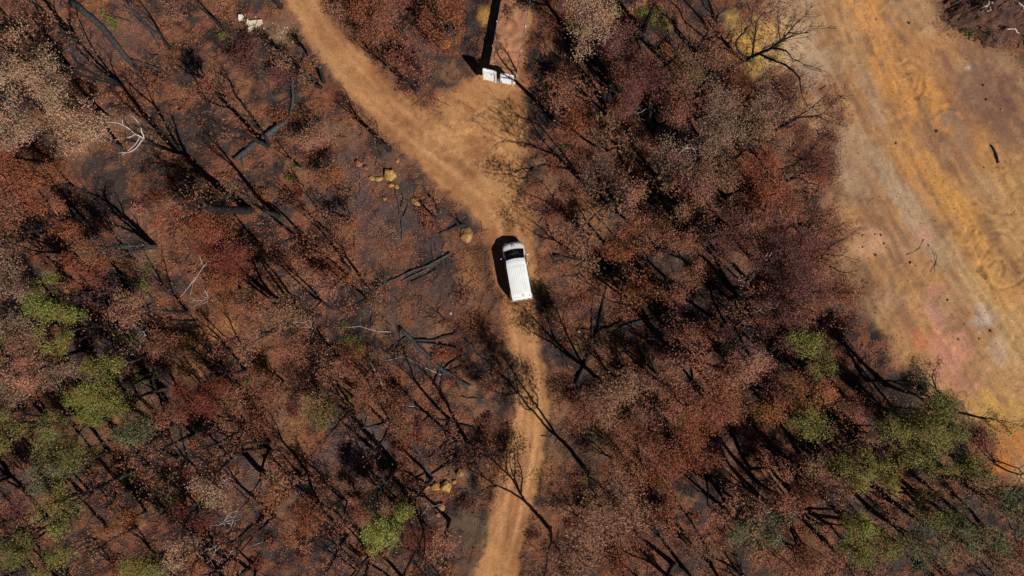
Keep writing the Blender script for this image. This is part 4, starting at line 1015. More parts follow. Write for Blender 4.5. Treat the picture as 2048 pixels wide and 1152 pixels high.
occ = [(c[0], c[1], c[2] * .75) for c in CROWNS]
fr = random.Random(4)
nfill = 0; tries = 0
fills = []
while nfill < 175 and tries < 6000:
    tries += 1
    px, py = fr.uniform(-20, 2070), fr.uniform(-20, 1172)
    x, y = G(px, py)
    if any((px - a) ** 2 + (py - b) ** 2 < (c + 4) ** 2 for a, b, c in occ): continue
    if not in_bush(x, y, .12): continue
    if 1450 < px < 1620 and py < 150: continue
    if (750 < px < 960 and 380 < py < 640 and fr.random() < .7): continue
    if any((px - a) ** 2 + (py - b) ** 2 < c * c for a, b, c in ((515, 52, 42), (560, 58, 40), (765, 352, 36), (885, 965, 34), (930, 470, 26), (880, 1014, 20), (890, 88, 18), (974, 42, 20))): continue
    r = fr.choice([.5, .6, .7, .8, .9, 1.05, 1.2])
    occ.append((px, py, r * S * .9))
    w = fr.random()
    if px < 330 and py > 560: colr = fr.choice(['olive', 'russet', 'dull tan', 'pink-brown', 'dull green', 'russet'])
    elif px > 1480 and py > 780: colr = fr.choice(['olive', 'russet', 'brown', 'dull green', 'orange-brown', 'russet'])
    else: colr = fr.choice(['russet', 'russet', 'rust', 'pink-brown', 'russet', 'brown', 'orange-brown', 'purple-brown', 'deep red'])
    shrub(px, py, r, r * fr.uniform(.5, .9), colr, int(130 + 230 * r * r * fr.uniform(.7, 1.3)), L=.17, W=.075)
    nfill += 1

# ------------------------------------------------------------------ fallen logs
def log(pts, r0, r1, matl, desc=None, label=None, branches=(), cut=False, name="fallen_log", cat="log", group="charred logs lying on the ground", lift=.0):
    """pts in photograph pixels lie on the ground; branches are pixel polylines with radii"""
    def line(pp, ra, rb, hi=0.0):
        W = np.array([G(a, b) for a, b in pp])
        # resample with small wobble
        seg = np.hypot(*np.diff(W, axis=0).T); t = np.concatenate([[0], np.cumsum(seg)]); n = max(4, int(t[-1] / .45) + 2)
        tt = np.linspace(0, t[-1], n)
        X = np.interp(tt, t, W[:, 0]); Y = np.interp(tt, t, W[:, 1])
        X[1:-1] += rng.normal(0, .025, n - 2); Y[1:-1] += rng.normal(0, .025, n - 2)
        rad = np.linspace(ra, rb, n) * rng.uniform(.9, 1.1, n)
        Z = ZG(X, Y) + rad * .8 + lift + hi * np.linspace(0, 1, n)
        Z = np.convolve(np.pad(Z, 1, 'edge'), [.25, .5, .25], 'valid')
        return np.stack([X, Y, Z], 1), rad
    P, R_ = line(pts, r0, r1)
    o0 = P[0].copy()
    mb = MB(); mb.tube(P - o0, R_, 9)
    root = obj(name, mb.mesh(name, [matl], True), None, o0)
    for bp, ra, rb in branches:
        Q_, rr = line(bp, ra, rb, .25)
        mb = MB(); mb.tube(Q_ - o0, rr, 6)
        obj("branch", mb.mesh("branch", [matl], True), root)
    if cut:
        d = unit(P[-1] - P[-2]); mb = MB()
        mb.tube(np.array([P[-1] + d * .003 - o0, P[-1] + d * .02 - o0]), [R_[-1] * .96, R_[-1] * .92], 10)
        obj("sawn_end", mb.mesh("sawn_end", [M_CUT]), root)
    root['category'] = cat
    if group: root['group'] = group
    if label: root['label'] = label
    else:
        mid = pts[len(pts) // 2] if len(pts) > 2 else ((pts[0][0] + pts[1][0]) / 2, (pts[0][1] + pts[1][1]) / 2)
        later(root, desc, *mid)
    return root


log([(146, 6), (190, 40), (225, 78), (265, 130)], .30, .2, M_CHARG, label="long ashy grey fallen trunk with its branches split at the thin end, upper bush corner",
    branches=[([(262, 118), (290, 128), (325, 140)], .1, .04), ([(265, 130), (300, 142), (332, 168)], .09, .03), ([(268, 132), (292, 155), (322, 192)], .08, .03), ([(265, 130), (280, 160), (295, 195)], .08, .03), ([(200, 52), (235, 35), (270, 48)], .05, .02)])
log([(258, 2), (275, 32), (318, 76)], .2, .14, M_CHARG, desc="dark fallen log with thin branches", branches=[([(300, 60), (318, 90), (325, 108)], .08, .04), ([(290, 100), (300, 112), (320, 112)], .05, .03)])
log([(472, 322), (508, 290), (540, 268), (578, 242)], .2, .27, M_CHARG, label="grey fallen trunk with two black limbs reaching up from its broken end",
    branches=[([(573, 240), (545, 190), (515, 132)], .12, .05), ([(580, 240), (588, 195), (585, 140)], .13, .09), ([(500, 296), (485, 320), (490, 335)], .07, .03)])
log([(764, 570), (810, 548), (858, 530), (900, 507)], .07, .14, M_CHARG, label="upper of two parallel thin grey charred logs beside the track")
log([(802, 562), (832, 548), (872, 527)], .06, .11, M_CHARG, label="lower of two parallel thin grey charred logs beside the track")
log([(822, 563), (848, 552), (872, 540)], .05, .09, M_CHAR, desc="short black charred log")
log([(790, 378), (797, 405), (803, 440), (805, 478)], .06, .1, M_CHARG, desc="thin crooked charred log", branches=[([(803, 438), (812, 428), (818, 412)], .06, .03), ([(800, 420), (808, 402), (806, 390)], .05, .03)])
log([(684, 390), (706, 436), (708, 470), (710, 498)], .1, .05, M_CHAR, desc="thin crooked charred log")
log([(878, 466), (898, 460), (915, 451)], .05, .11, M_CHAR, desc="short split charred log")
log([(800, 655), (835, 690), (880, 735), (940, 774)], .15, .21, M_CHARG, label="long charred log with pale sawn end, pointing at the track below the van", cut=True,
    branches=[([(828, 680), (870, 680), (915, 668)], .11, .05), ([(832, 684), (872, 688), (916, 698)], .12, .05), ([(885, 740), (910, 720), (935, 712)], .09, .04), ([(815, 672), (790, 690), (775, 708)], .06, .03)])
log([(868, 770), (880, 738), (892, 712)], .12, .08, M_CHAR, desc="black charred log in a jumble", branches=[([(880, 745), (900, 742), (925, 735)], .07, .04)])
log([(895, 740), (905, 760), (920, 778)], .07, .1, M_CHAR, desc="black charred log in a jumble")
log([(860, 720), (885, 750), (880, 790)], .07, .09, M_CHAR, desc="black charred log in a jumble")
log([(1212, 572), (1205, 610), (1195, 660), (1180, 705), (1168, 735), (1153, 768)], .09, .2, M_CHAR, label="glossy black fallen trunk lying up the slope east of the track, below the van",
    branches=[([(1192, 660), (1222, 655), (1256, 642)], .11, .06), ([(1183, 680), (1184, 640), (1190, 600)], .07, .04), ([(1196, 652), (1176, 662), (1160, 660)], .06, .03)])
log([(1248, 532), (1190, 526), (1150, 520), (1108, 510)], .1, .14, M_CHAR, label="black charred log reaching the track beside the white van", branches=[([(1180, 526), (1205, 540), (1238, 538)], .09, .05), ([(1165, 522), (1195, 512), (1225, 505)], .07, .03)])
log([(1100, 508), (1106, 520), (1115, 530)], .07, .1, M_CHAR, desc="short charred log with pale cut end", cut=True)
log([(1118, 690), (1130, 715), (1138, 732)], .1, .12, M_CHAR, desc="short charred log with pale cut end", cut=True)
log([(1240, 655), (1300, 632), (1330, 618)], .14, .07, M_CHAR, desc="dark forked fallen log", branches=[([(1290, 636), (1305, 640), (1320, 640)], .07, .03)])
log([(1275, 700), (1290, 720), (1305, 745)], .1, .09, M_CHAR, desc="short black charred log")
log([(1315, 765), (1325, 775), (1335, 790)], .12, .12, M_CHAR, desc="short black charred log")
log([(1142, 755), (1160, 800), (1172, 850), (1190, 885)], .06, .13, M_CHARG, desc="thin grey fallen log", branches=[([(1160, 800), (1180, 805), (1195, 830)], .05, .03)])
log([(760, 806), (830, 815), (880, 838), (948, 856)], .05, .12, M_CHAR, desc="long thin black fallen log", branches=[([(862, 828), (845, 845), (832, 858)], .05, .02), ([(845, 820), (822, 795), (815, 780)], .05, .02)])
log([(822, 872), (840, 905), (855, 935), (862, 965)], .12, .22, M_CHARG, label="leaning dark trunk sprawled with side branches above the sandstone heap",
    branches=[([(855, 918), (880, 900), (900, 880)], .1, .05), ([(850, 915), (830, 905), (818, 892)], .1, .05), ([(860, 950), (885, 935), (908, 922)], .09, .06), ([(855, 945), (835, 955), (822, 968)], .07, .04)])
log([(836, 1104), (850, 1130), (858, 1160)], .12, .16, M_CHAR, desc="thick black charred log")
log([(728, 1110), (738, 1126), (734, 1160)], .12, .1, M_CHAR, desc="short black charred log")
log([(1350, 58), (1368, 80), (1388, 102)], .16, .18, M_CHAR, desc="thick black charred log")
log([(1362, 142), (1374, 165), (1390, 195)], .1, .14, M_CHAR, desc="thick black charred log", branches=[([(1374, 165), (1388, 158), (1400, 140)], .06, .03)])
log([(272, 618), (290, 614), (310, 608)], .09, .12, M_CHARG, desc="short curved charred log", branches=[([(308, 608), (300, 590), (284, 582)], .08, .05)])
log([(340, 640), (370, 642), (398, 640)], .06, .1, M_CHAR, desc="short curved charred log", branches=[([(380, 641), (370, 650), (350, 655)], .05, .03)])
log([(172, 945), (215, 985), (245, 1020), (272, 1052)], .12, .16, M_BARKB, desc="long brown fallen trunk")
log([(10, 940), (45, 975), (80, 1020), (96, 1040)], .1, .14, M_CHAR, desc="long thin black fallen log")
log([(60, 985), (92, 980), (96, 978)], .1, .08, M_CHAR, desc="short black charred log")
log([(585, 935), (600, 945), (640, 985)], .05, .08, M_CHAR, desc="thin crooked charred log")
log([(455, 952), (482, 945), (478, 935)], .08, .06, M_CHAR, desc="short curved charred log")
log([(600, 580), (640, 600), (668, 620)], .06, .08, M_CHAR, desc="thin crooked charred log")
log([(535, 555), (560, 590), (590, 650)], .07, .1, M_CHAR, desc="thin crooked charred log")
log([(1988, 985), (2020, 998), (2055, 1014)], .13, .18, M_CHAR, desc="thick black charred log", branches=[([(2010, 994), (2030, 985), (2050, 982)], .08, .04)])
log([(700, 47), (715, 48), (740, 46), (763, 46)], .03, .06, M_CHAR, desc="thin crooked charred log")
log([(925, 792), (940, 795), (955, 796)], .05, .06, M_CHAR, desc="short curved charred log")
log([(1440, 840), (1462, 862), (1480, 890)], .12, .15, M_CHAR, desc="thick black charred log")
log([(1680, 1090), (1720, 1110), (1760, 1128)], .08, .1, M_CHAR, desc="thin crooked charred log")
log([(1820, 1010), (1860, 1030), (1900, 1045)], .1, .13, M_BARKB, desc="long brown fallen trunk")
# pale dead branches on the ground
for pp, ra, rb in (([(690, 655), (720, 652), (752, 662), (782, 664)], .03, .05), ([(766, 722), (800, 716), (812, 714), (840, 730), (884, 750)], .03, .05), ([(733, 712), (750, 740), (768, 775)], .03, .06),
                   ([(755, 806), (790, 808), (830, 812)], .03, .05), ([(845, 1000), (835, 985), (848, 975)], .03, .05), ([(858, 1010), (850, 1022), (840, 1034)], .02, .04), ([(1120, 1080), (1128, 1088), (1132, 1100)], .03, .05),
                   ([(1262, 1020), (1275, 1045), (1285, 1060)], .03, .05), ([(418, 1050), (440, 1048), (468, 1044)], .03, .05), ([(500, 1092), (520, 1086), (535, 1080)], .02, .04), ([(1575, 262), (1582, 280), (1580, 300)], .02, .04)):
    log(pp, ra * .6, rb * .6, M_PALE, desc="thin bleached fallen branch", name="dead_branch", cat="branch", group="bleached branches on the floor", lift=.02)

log([(1984, 290), (1993, 303), (1995, 315), (1997, 326)], .05, .09, M_CHAR, label="dark crooked stick lying alone on the orange clearing", name="stick", cat="stick", group=None, lift=.02)
log([(1655, 160), (1672, 168), (1670, 185), (1688, 198)], .022, .03, M_TWIG, label="thin reddish stick on the pale edge of the haul road", name="stick", cat="stick", group=None)
log([(1815, 510), (1838, 500), (1850, 478)], .02, .025, M_TWIG, label="thin brown stick on the clearing by the round pale soil patch", name="stick", cat="stick", group=None)
log([(1862, 520), (1872, 528), (1885, 535)], .025, .03, M_TWIG, label="forked brown stick on the clearing above the pink clay", name="stick", cat="stick", group=None, branches=[([(1872, 528), (1868, 540), (1866, 548)], .03, .02), ([(1874, 529), (1874, 515), (1870, 505)], .03, .02)])

# ------------------------------------------------------------------ rocks
def rock_mesh(name, sx, sy, sz, seed, sub=3, cuts=9):
    rnd = np.random.default_rng(seed)
    bm = bmesh.new(); bmesh.ops.create_icosphere(bm, subdivisions=sub, radius=1)
    V = np.array([v.co for v in bm.verts])
    for c in range(cuts):
        n = unit(rnd.normal(0, 1, 3)); d = rnd.uniform(.62, .9)
        s = V @ n; V = V - np.maximum(s - d, 0)[:, None] * n
    V += (fbm(V[:, 0] * 3 + 9 * seed, V[:, 1] * 3 + V[:, 2] * 2, 1.0, 3, seed % 50 + 3) - .5)[:, None] * V * .5
    for v, c in zip(bm.verts, V * [sx, sy, sz]): v.co = c
    me = bpy.data.meshes.new(name); bm.to_mesh(me); bm.free()
    n = len(me.vertices)
    at = me.color_attributes.new("tone", 'FLOAT_COLOR', 'POINT')
    at.data.foreach_set('color', np.ones((n, 4), np.float32).ravel())
    me.materials.append(M_ROCK)
    return me


def rock(px, py, w, hgt=None, rgb=(206, 150, 84), desc="tan sandstone boulder", label=None, seed=1, group="sandstone boulders", name="boulder", cat="rock", asp=1.0, rz=0.0):
    x, y = G(px, py)
    r = w / S / 2 * (1.03 if name == 'boulder' else 1)
    h = hgt or r * .75
    o = obj(name, rock_mesh(name, r, r * asp, h, seed), None, (x, y, float(ZG(x, y)) + h * (.22 if name == 'boulder' else .45)))
    o.rotation_euler = (0, 0, rz); o.color = (*(C(*rgb) * (.85 if name == 'boulder' else 1)), 1); o['category'] = cat
    if group: o['group'] = group
    if label: o['label'] = label
    else: later(o, desc, px, py)
    return o


rock(781, 349, 25, label="tallest angular tan boulder of the boulder heap beside the crooked log", seed=3, asp=1.1, rgb=(214, 164, 92))
rock(744, 357, 14, .16, label="flat yellowish slab rock, left end of the tan boulder heap", seed=4, asp=.7, rgb=(214, 170, 88))
rock(757, 358, 18, .18, label="flat yellowish slab rock in the middle of the tan boulder heap", seed=5, asp=.6, rz=.3, rgb=(212, 166, 86))
rock(782, 370, 14, .2, label="small tan rock just below the tallest boulder of the heap", seed=6, asp=.6)
rock(793, 374, 10, .16, label="smallest tan rock at the lower end of the boulder heap", seed=7)
rock(717, 326, 16, .25, label="reddish rounded rock beside a green speck, outlying the boulder heap", seed=8, rgb=(178, 112, 78))
rock(732, 335, 10, .16, label="small reddish rock between the rounded red rock and the flat slabs", seed=9, rgb=(160, 98, 68))
rock(832, 404, 22, .2, label="half buried tan rock crossed by the forked snag's shadow", seed=10, asp=.7, rz=-.4, rgb=(200, 150, 92))
rock(932, 470, 27, label="big lone tan boulder by the track with two domed humps", seed=11, asp=1.15, rgb=(205, 150, 92))
rock(770, 397, 9, .15, label="pebble-sized tan rock below the boulder heap", seed=12)
rock(795, 322, 8, .12, label="tiny tan rock above the boulder heap at the track's verge", seed=13)
rock(890, 88, 26, .3, label="yellow boulder among rust leaves west of the trailer", seed=14, asp=.75, rgb=(212, 156, 78))
rock(597, 80, 9, .14, label="small orange rock beside the track's top end", seed=15)
rock(848, 974, 24, .25, label="long flat tan rock at the left end of the sandstone heap", seed=16, asp=.45, rgb=(196, 138, 76))
rock(872, 972, 26, .3, label="tan rock in the middle of the sandstone heap", seed=17, asp=.6, rgb=(200, 142, 78))
rock(893, 972, 24, .4, label="bright tan rock at the right of the sandstone heap", seed=18, asp=1.0, rgb=(214, 164, 88))
rock(908, 962, 12, .2, label="small tan rock joining the heap and its uppermost boulder", seed=19, rgb=(196, 140, 76))
rock(920, 944, 17, .35, label="uppermost pale boulder of the sandstone heap, half in tree shade", seed=20, asp=1.1, rgb=(206, 152, 92))
rock(880, 1014, 22, .3, label="pinkish tan boulder below the sandstone heap", seed=21, asp=.9, rgb=(196, 136, 96))
rock(876, 1030, 10, .15, label="little rock under the pinkish boulder below the sandstone heap", seed=22, rgb=(190, 128, 86))
rock(832, 985, 9, .14, label="little yellow rock left of the pale root sticks", seed=23)
rock(1172, 672, 10, .2, label="small yellowish rock in shade beside the glossy black fallen trunk", seed=24)
rock(1158, 662, 8, .2, label="smaller yellowish rock nearest the branch of the black fallen trunk", seed=25)
for i in range(15):
    fx, fy = fr.uniform(1690, 2040), fr.uniform(30, 760)
    x, y = G(fx, fy)
    if in_bush(x, y, .6): continue
    rock(fx, fy, fr.uniform(4, 7), None, rgb=fr.choice([(160, 112, 74), (190, 150, 110), (140, 98, 68)]), desc="fist-sized clod on the clearing", seed=60 + i, group="clods on the clearing", name="clod", cat="clod")
for i, (fx, fy) in enumerate([(1725, 472), (1764, 470), (1770, 487), (1775, 495), (1726, 494), (1752, 510), (1762, 458)]):
    rock(fx, fy, 3 + i % 3, None, rgb=(110, 78, 56), desc="dark clod round the pale soil patch", seed=90 + i, group="dark clods round the pale soil patch", name="clod", cat="clod")

# broken concrete near the track's top end
M_CONC = mat("cream_concrete", (0.52, 0.42, 0.30), .9, noise=.12, nscale=4, bump=.3)
M_WHITE_BLOCK = mat("whitewashed_block", (0.66, 0.64, 0.60), .85, noise=.12, nscale=4, bump=.3)


def slab(name, pxs, z, t, m, label, cat):
    W = np.array([G(a, b) for a, b in pxs]); c = W.mean(axis=0); W = W - c
    n = len(W)
    V = np.vstack([np.c_[W, np.full(n, -t)], np.c_[W, np.zeros(n)], np.c_[W * .96, np.full(n, .012)]])
    bm = bmesh.new(); vs = [bm.verts.new(v) for v in V]
    for k in (0, n):
        for i in range(n):
            bm.faces.new((vs[k + i], vs[k + (i + 1) % n], vs[k + n + (i + 1) % n], vs[k + n + i]))
    bm.faces.new([vs[2 * n + i] for i in range(n)]); bm.faces.new([vs[i] for i in range(n)][::-1])
    bmesh.ops.recalc_face_normals(bm, faces=bm.faces)
    me = bpy.data.meshes.new(name); bm.to_mesh(me); bm.free(); me.materials.append(m)
    o = obj(name, me, None, (c[0], c[1], float(ZG(*c)) + z), label=label, category=cat)
    return o


a = slab("concrete_slab", [(499, 44), (516, 42), (513, 50), (505, 60), (498, 66)], .28, .3, M_CONC, "larger half of the broken cream slab, split by a diagonal crack", "slab")
a.rotation_euler = (.08, .05, 0)
a = slab("concrete_slab", [(518, 42), (526, 41), (526, 47), (518, 55), (513, 56)], .26, .28, M_CONC, "smaller half of the broken cream slab, beyond the diagonal crack", "slab")
a.rotation_euler = (-.04, .07, 0)
slab("concrete_block", [(481, 33), (488, 33), (487, 42), (480, 43)], .35, .4, M_WHITE_BLOCK, "white block standing beside the broken cream slab", "block")
slab("concrete_block", [(497, 41), (499, 41), (498, 51), (496, 51)], .3, .3, M_WHITE_BLOCK, "narrow pale strip of block against the cream slab's edge", "block")
for i, (a, b, w) in enumerate([(528, 57, 5), (522, 60, 5), (511, 34, 4), (524, 67, 4), (539, 75, 8), (558, 52, 3), (570, 56, 4), (575, 55, 4), (566, 62, 4), (564, 65, 4), (554, 66, 3), (586, 85, 4), (560, 74, 3), (545, 46, 3)]):
    rock(a, b, w * .8, None, rgb=(214, 204, 190), desc="white rubble chip", seed=120 + i, group="white rubble chips round the broken slab", name="rubble_chip", cat="rubble")
rock(640, 710 - 4, 5, .1, rgb=(230, 225, 220), desc="", label="lone white pebble on the ash left of the van's track", seed=140, group=None, name="pebble") if False else rock(902, 627, 5, .1, rgb=(230, 225, 220), label="lone white pebble on grey ash west of the white van", seed=140, group=None, name="pebble")

# ------------------------------------------------------------------ uprooted heap, top right
def heap():
    x, y = G(1985, 38)
    z = float(ZG(x, y))
    root = empty("root_heap", (x, y, z))
    g = 60
    u = np.linspace(-1, 1, g); U, V_ = np.meshgrid(u, u); U = U.ravel(); V_ = V_.ravel()
    X = U * 4.6; Y = V_ * 3.2
    rr = np.hypot(U, V_) + (fbm(X, Y, 2.6, 4, 74) - .5) * .8 + (fbm(X, Y, .9, 3, 75) - .5) * .5 + .14
    Z = np.maximum(0, 1 - np.maximum(rr, 0) ** 1.6) * 1.1 * (.5 + fbm(X, Y, 1.4, 4, 71)) + (fbm(X, Y, .5, 3, 72) - .5) * .5 * (rr < .98) - .06
    Z = Z - .5 * sstep(.82, 1.1, rr)
    i = (np.arange(g - 1)[:, None] * g + np.arange(g - 1)[None, :]).ravel()
    Q = np.stack([i, i + 1, i + 1 + g, i + g], 1)
    n = fbm(X, Y, .8, 4, 73)[:, None]
    colr = C(122, 86, 66) * (1 - n) + C(72, 52, 44) * n
    obj("soil_mound", mesh_arrays("soil_mound", np.stack([X, Y, Z], 1), Q, None, [M_GROUND], colr, True), root)

    def top(a, b):
        return float(max(0, 1 - math.hypot(a / 4.6, b / 3.2) ** 1.6) * 1.2)
    # splintered pale root ball
    mb = MB()
    c0 = np.array([-1.35, .55, 1.3])
    for k in range(7):
        a = rng.uniform(0, 6.28); L = rng.uniform(.2, .55); c0 = np.array([-1.35, .55, 1.2]) + rng.normal(0, .28, 3) * [1, 1, .2]
        e = c0 + np.array([math.cos(a) * L, math.sin(a) * L, rng.uniform(-.3, .5)])
        mb.tube(np.array([c0, (c0 + e) / 2 + [0, 0, .12], e]), [.10, .07, .03], 6)
    obj("splintered_roots", mb.mesh("splintered_roots", [mat("splintered_wood", (0.36, 0.26, 0.20), .8, noise=.3, nscale=6)], True), root)
    for k, (ax, ay, bx, by, r, m) in enumerate([(-3.6, 0.1, .6, 1.4, .06, M_BARKB), (-1.2, -1.2, .1, -2.4, .06, M_CHARG), (-.9, -1.4, -1.1, -2.3, .06, M_BARKB), (.3, -1.2, 1.6, -1.5, .07, M_PALE),
                                                (-3.8, 1.0, -1.8, 1.9, .14, M_CHAR), (1.2, .8, 1.9, .4, .06, M_PALE), (2.1, 1.6, 2.4, -1.1, .05, M_BARKB), (2.8, 1.4, 1.6, -.4, .05, M_BARKB), (2.6, -1.6, 3.0, -2.9, .06, M_CHAR),
                                                (-2.6, -.6, -1.0, 1.5, .05, M_CHARG), (3.4, 1.9, 3.0, .2, .08, M_CHAR), (.2, 1.8, -1.2, .4, .06, M_BARKB), (1.0, -.6, 2.9, .6, .05, M_BARKB), (-.2, 0, 1.3, 1.6, .05, M_CHARG)]):
        t = np.linspace(0, 1, 6)
        P = np.stack([ax + (bx - ax) * t + rng.normal(0, .07, 6), ay + (by - ay) * t + rng.normal(0, .07, 6), [top(ax + (bx - ax) * s, ay + (by - ay) * s) + .22 + .12 * math.sin(3 * s) for s in t]], 1)
        mb = MB(); mb.tube(P, np.linspace(r, r * .5, 6), 6)
        obj("branch", mb.mesh("branch", [m], True), root)
    n = 2200
    a = rng.uniform(-4.4, 4.4, n); b = rng.uniform(-3, 3, n)
    k = (np.hypot(a / 4.5, b / 3.1) + (fbm(a, b, 2.6, 4, 74) - .5) * .8 + .14 < 1.05); a, b = a[k], b[k]
    zz = np.maximum(0, 1 - np.hypot(a / 4.6, b / 3.2) ** 1.6) * 1.1 * (.5 + fbm(a, b, 1.4, 4, 71)) + rng.uniform(0, .35, len(a))
    V, Q, T = leaf_quads(np.stack([a, b, zz], 1), .3, .04, rng, .8)
    f = obj("twig_litter", mesh_arrays("twig_litter", V, Q, None, [M_LEAF], T), root, kind='stuff'); f.color = (*C(112, 70, 58), 1)
    root['label'] = "uprooted heap of roots, soil and splintered branches at the clearing's top corner"; root['category'] = "debris heap"


heap()

# ------------------------------------------------------------------ ground litter: nobody could count it
def litter():
    n = 420000
    x = rng.uniform(-46, 46, n); y = rng.uniform(-27, 27, n)
    px, py, tr, cl, _, wob, w2 = masks(x, y)
    d = fbm(x, y, 1.7, 4, 42) * .55 + fbm(x, y, .55, 3, 43) * .30 + fbm(x, y, 7.0, 4, 41) * .30 - .07
    p = (.10 + .9 * sstep(.37, .57, d)) * (1 - np.clip(tr * 1.02, 0, 1)) * (1 - np.clip(cl * .97, 0, 1))
    k = rng.random(n) < p
    x, y = x[k], y[k]; n = len(x)
    V, Q, T = leaf_quads(np.stack([x, y, ZG(x, y) + rng.uniform(.015, .10, n)], 1), .125, .062, rng, .35)
    pal = np.array([C(158, 98, 66), C(144, 80, 54), C(170, 118, 80), C(122, 76, 56), C(152, 100, 76), C(98, 66, 52)])
    reg = (fbm(x, y, 3.0, 3, 81) * 7 + rng.normal(0, .9, n)).astype(int) % 6
    colr = np.repeat(pal[reg], 3, axis=0) * T
    obj("leaf_litter", mesh_arrays("leaf_litter", V, Q, None, [M_LITTER], colr), None, kind='stuff')
    # fine charred twigs
    m = 7000
    x = rng.uniform(-46, 46, m); y = rng.uniform(-27, 27, m)
    a = masks(x, y); k = rng.random(m) < (1 - a[2]) * (1 - a[3]) ** 2; x, y = x[k], y[k]; m = len(x)
    ang = rng.uniform(0, 6.28, m); L = rng.gamma(2.0, .32, m)
    mb = MB()
    for i in range(m):
        dx, dy = math.cos(ang[i]) * L[i] / 2, math.sin(ang[i]) * L[i] / 2
        mb.v.append(None)
    mb = None
    w = rng.uniform(.012, .03, m)
    e0 = np.stack([x - np.cos(ang) * L / 2, y - np.sin(ang) * L / 2], 1); e1 = np.stack([x + np.cos(ang) * L / 2, y + np.sin(ang) * L / 2], 1)
    z0 = ZG(e0[:, 0], e0[:, 1]) + .03; z1 = ZG(e1[:, 0], e1[:, 1]) + .03 + rng.uniform(0, .15, m)
    nrm = np.stack([-np.sin(ang), np.cos(ang)], 1) * w[:, None]
    A = np.c_[e0 - nrm, z0]; B = np.c_[e0 + nrm, z0]; T0 = np.c_[e0, z0 + w * 1.6]
    A1 = np.c_[e1 - nrm * .5, z1]; B1 = np.c_[e1 + nrm * .5, z1]; T1 = np.c_[e1, z1 + w * .8]
    V = np.stack([A, B, T0, A1, B1, T1], 1).reshape(-1, 3)
    o = np.arange(m)[:, None] * 6
    Q = np.concatenate([o + [0, 2, 5, 3], o + [2, 1, 4, 5], o + [1, 0, 3, 4]])
    obj("twigs", mesh_arrays("twigs", V, Q, None, [M_CHAR]), None, kind='stuff')
    # crumbs of soil on the clearing and the tracks
    m = 9000
    x = rng.uniform(-46, 46, m); y = rng.uniform(-27, 27, m); a = masks(x, y)
    k = rng.random(m) < np.clip(a[3] * .9 + a[2] * .12, 0, 1); x, y = x[k], y[k]; m = len(x)
    r = rng.gamma(1.6, .011, m) + .008
    base = np.stack([x, y, ZG(x, y)], 1)
    oct_ = np.array([[1, 0, .2], [0, 1, .2], [-1, 0, .2], [0, -1, .2], [0, 0, 1.1]])
    V = (base[:, None, :] + oct_[None] * r[:, None, None] * rng.uniform(.7, 1.3, (m, 5, 3))).reshape(-1, 3)
    o = np.arange(m)[:, None] * 5
    T = np.concatenate([o + [0, 1, 4], o + [1, 2, 4], o + [2, 3, 4], o + [3, 0, 4]])
    cc = np.repeat(np.array([C(120, 84, 58), C(160, 116, 76), C(92, 66, 50)])[rng.integers(0, 3, m)], 5, axis=0)
    obj("soil_crumbs", mesh_arrays("soil_crumbs", V, None, T, [M_LITTER], cc), None, kind='stuff')


litter()

# ------------------------------------------------------------------ white van
M_WHITE = mat("white_paint", (0.71, 0.72, 0.72), .28, noise=.05, nscale=1.6, spec=.5)
M_BLACKP = mat("black_plastic", (0.02, 0.02, 0.022), .5)
M_RUBBER = mat("tyre_rubber", (0.02, 0.019, 0.018), .85, noise=.2, nscale=10)
M_ALU = mat("wheel_steel", (0.45, 0.45, 0.46), .4, metal=.8)
M_DARKIN = mat("dark_interior", (0.025, 0.027, 0.03), .8)
M_PALESHEET = mat("pale_sheet", (0.80, 0.84, 0.86), .8)
M_RED = mat("red_badge", (0.30, 0.035, 0.03), .4)
M_LAMP = mat("clear_lamp", (0.62, 0.64, 0.66), .15, spec=.7)
M_TAIL = mat("tail_lamp", (0.30, 0.02, 0.02), .25)
M_SEAM = mat("door_seam", (0.10, 0.10, 0.10), .7)


def glass(name, tint=(.10, .13, .15)):
    m = bpy.data.materials.new(name); m.use_nodes = True; nt = m.node_tree
    for n in list(nt.nodes):
        if n.type == 'BSDF_PRINCIPLED': nt.nodes.remove(n)
    t = nt.nodes.new("ShaderNodeBsdfTransparent"); t.inputs[0].default_value = (*tint, 1)
    t.inputs[0].default_value = (.66, .76, .80, 1)
    g = nt.nodes.new("ShaderNodeBsdfGlossy"); g.inputs["Roughness"].default_value = .03
    f = nt.nodes.new("ShaderNodeFresnel"); f.inputs[0].default_value = 1.5
    mx = nt.nodes.new("ShaderNodeMixShader")
    nt.links.new(f.outputs[0], mx.inputs[0]); nt.links.new(t.outputs[0], mx.inputs[1]); nt.links.new(g.outputs[0], mx.inputs[2])
    nt.links.new(mx.outputs[0], nt.nodes["Material Output"].inputs[0])
    return m


M_GLASS = glass("tinted_glass")


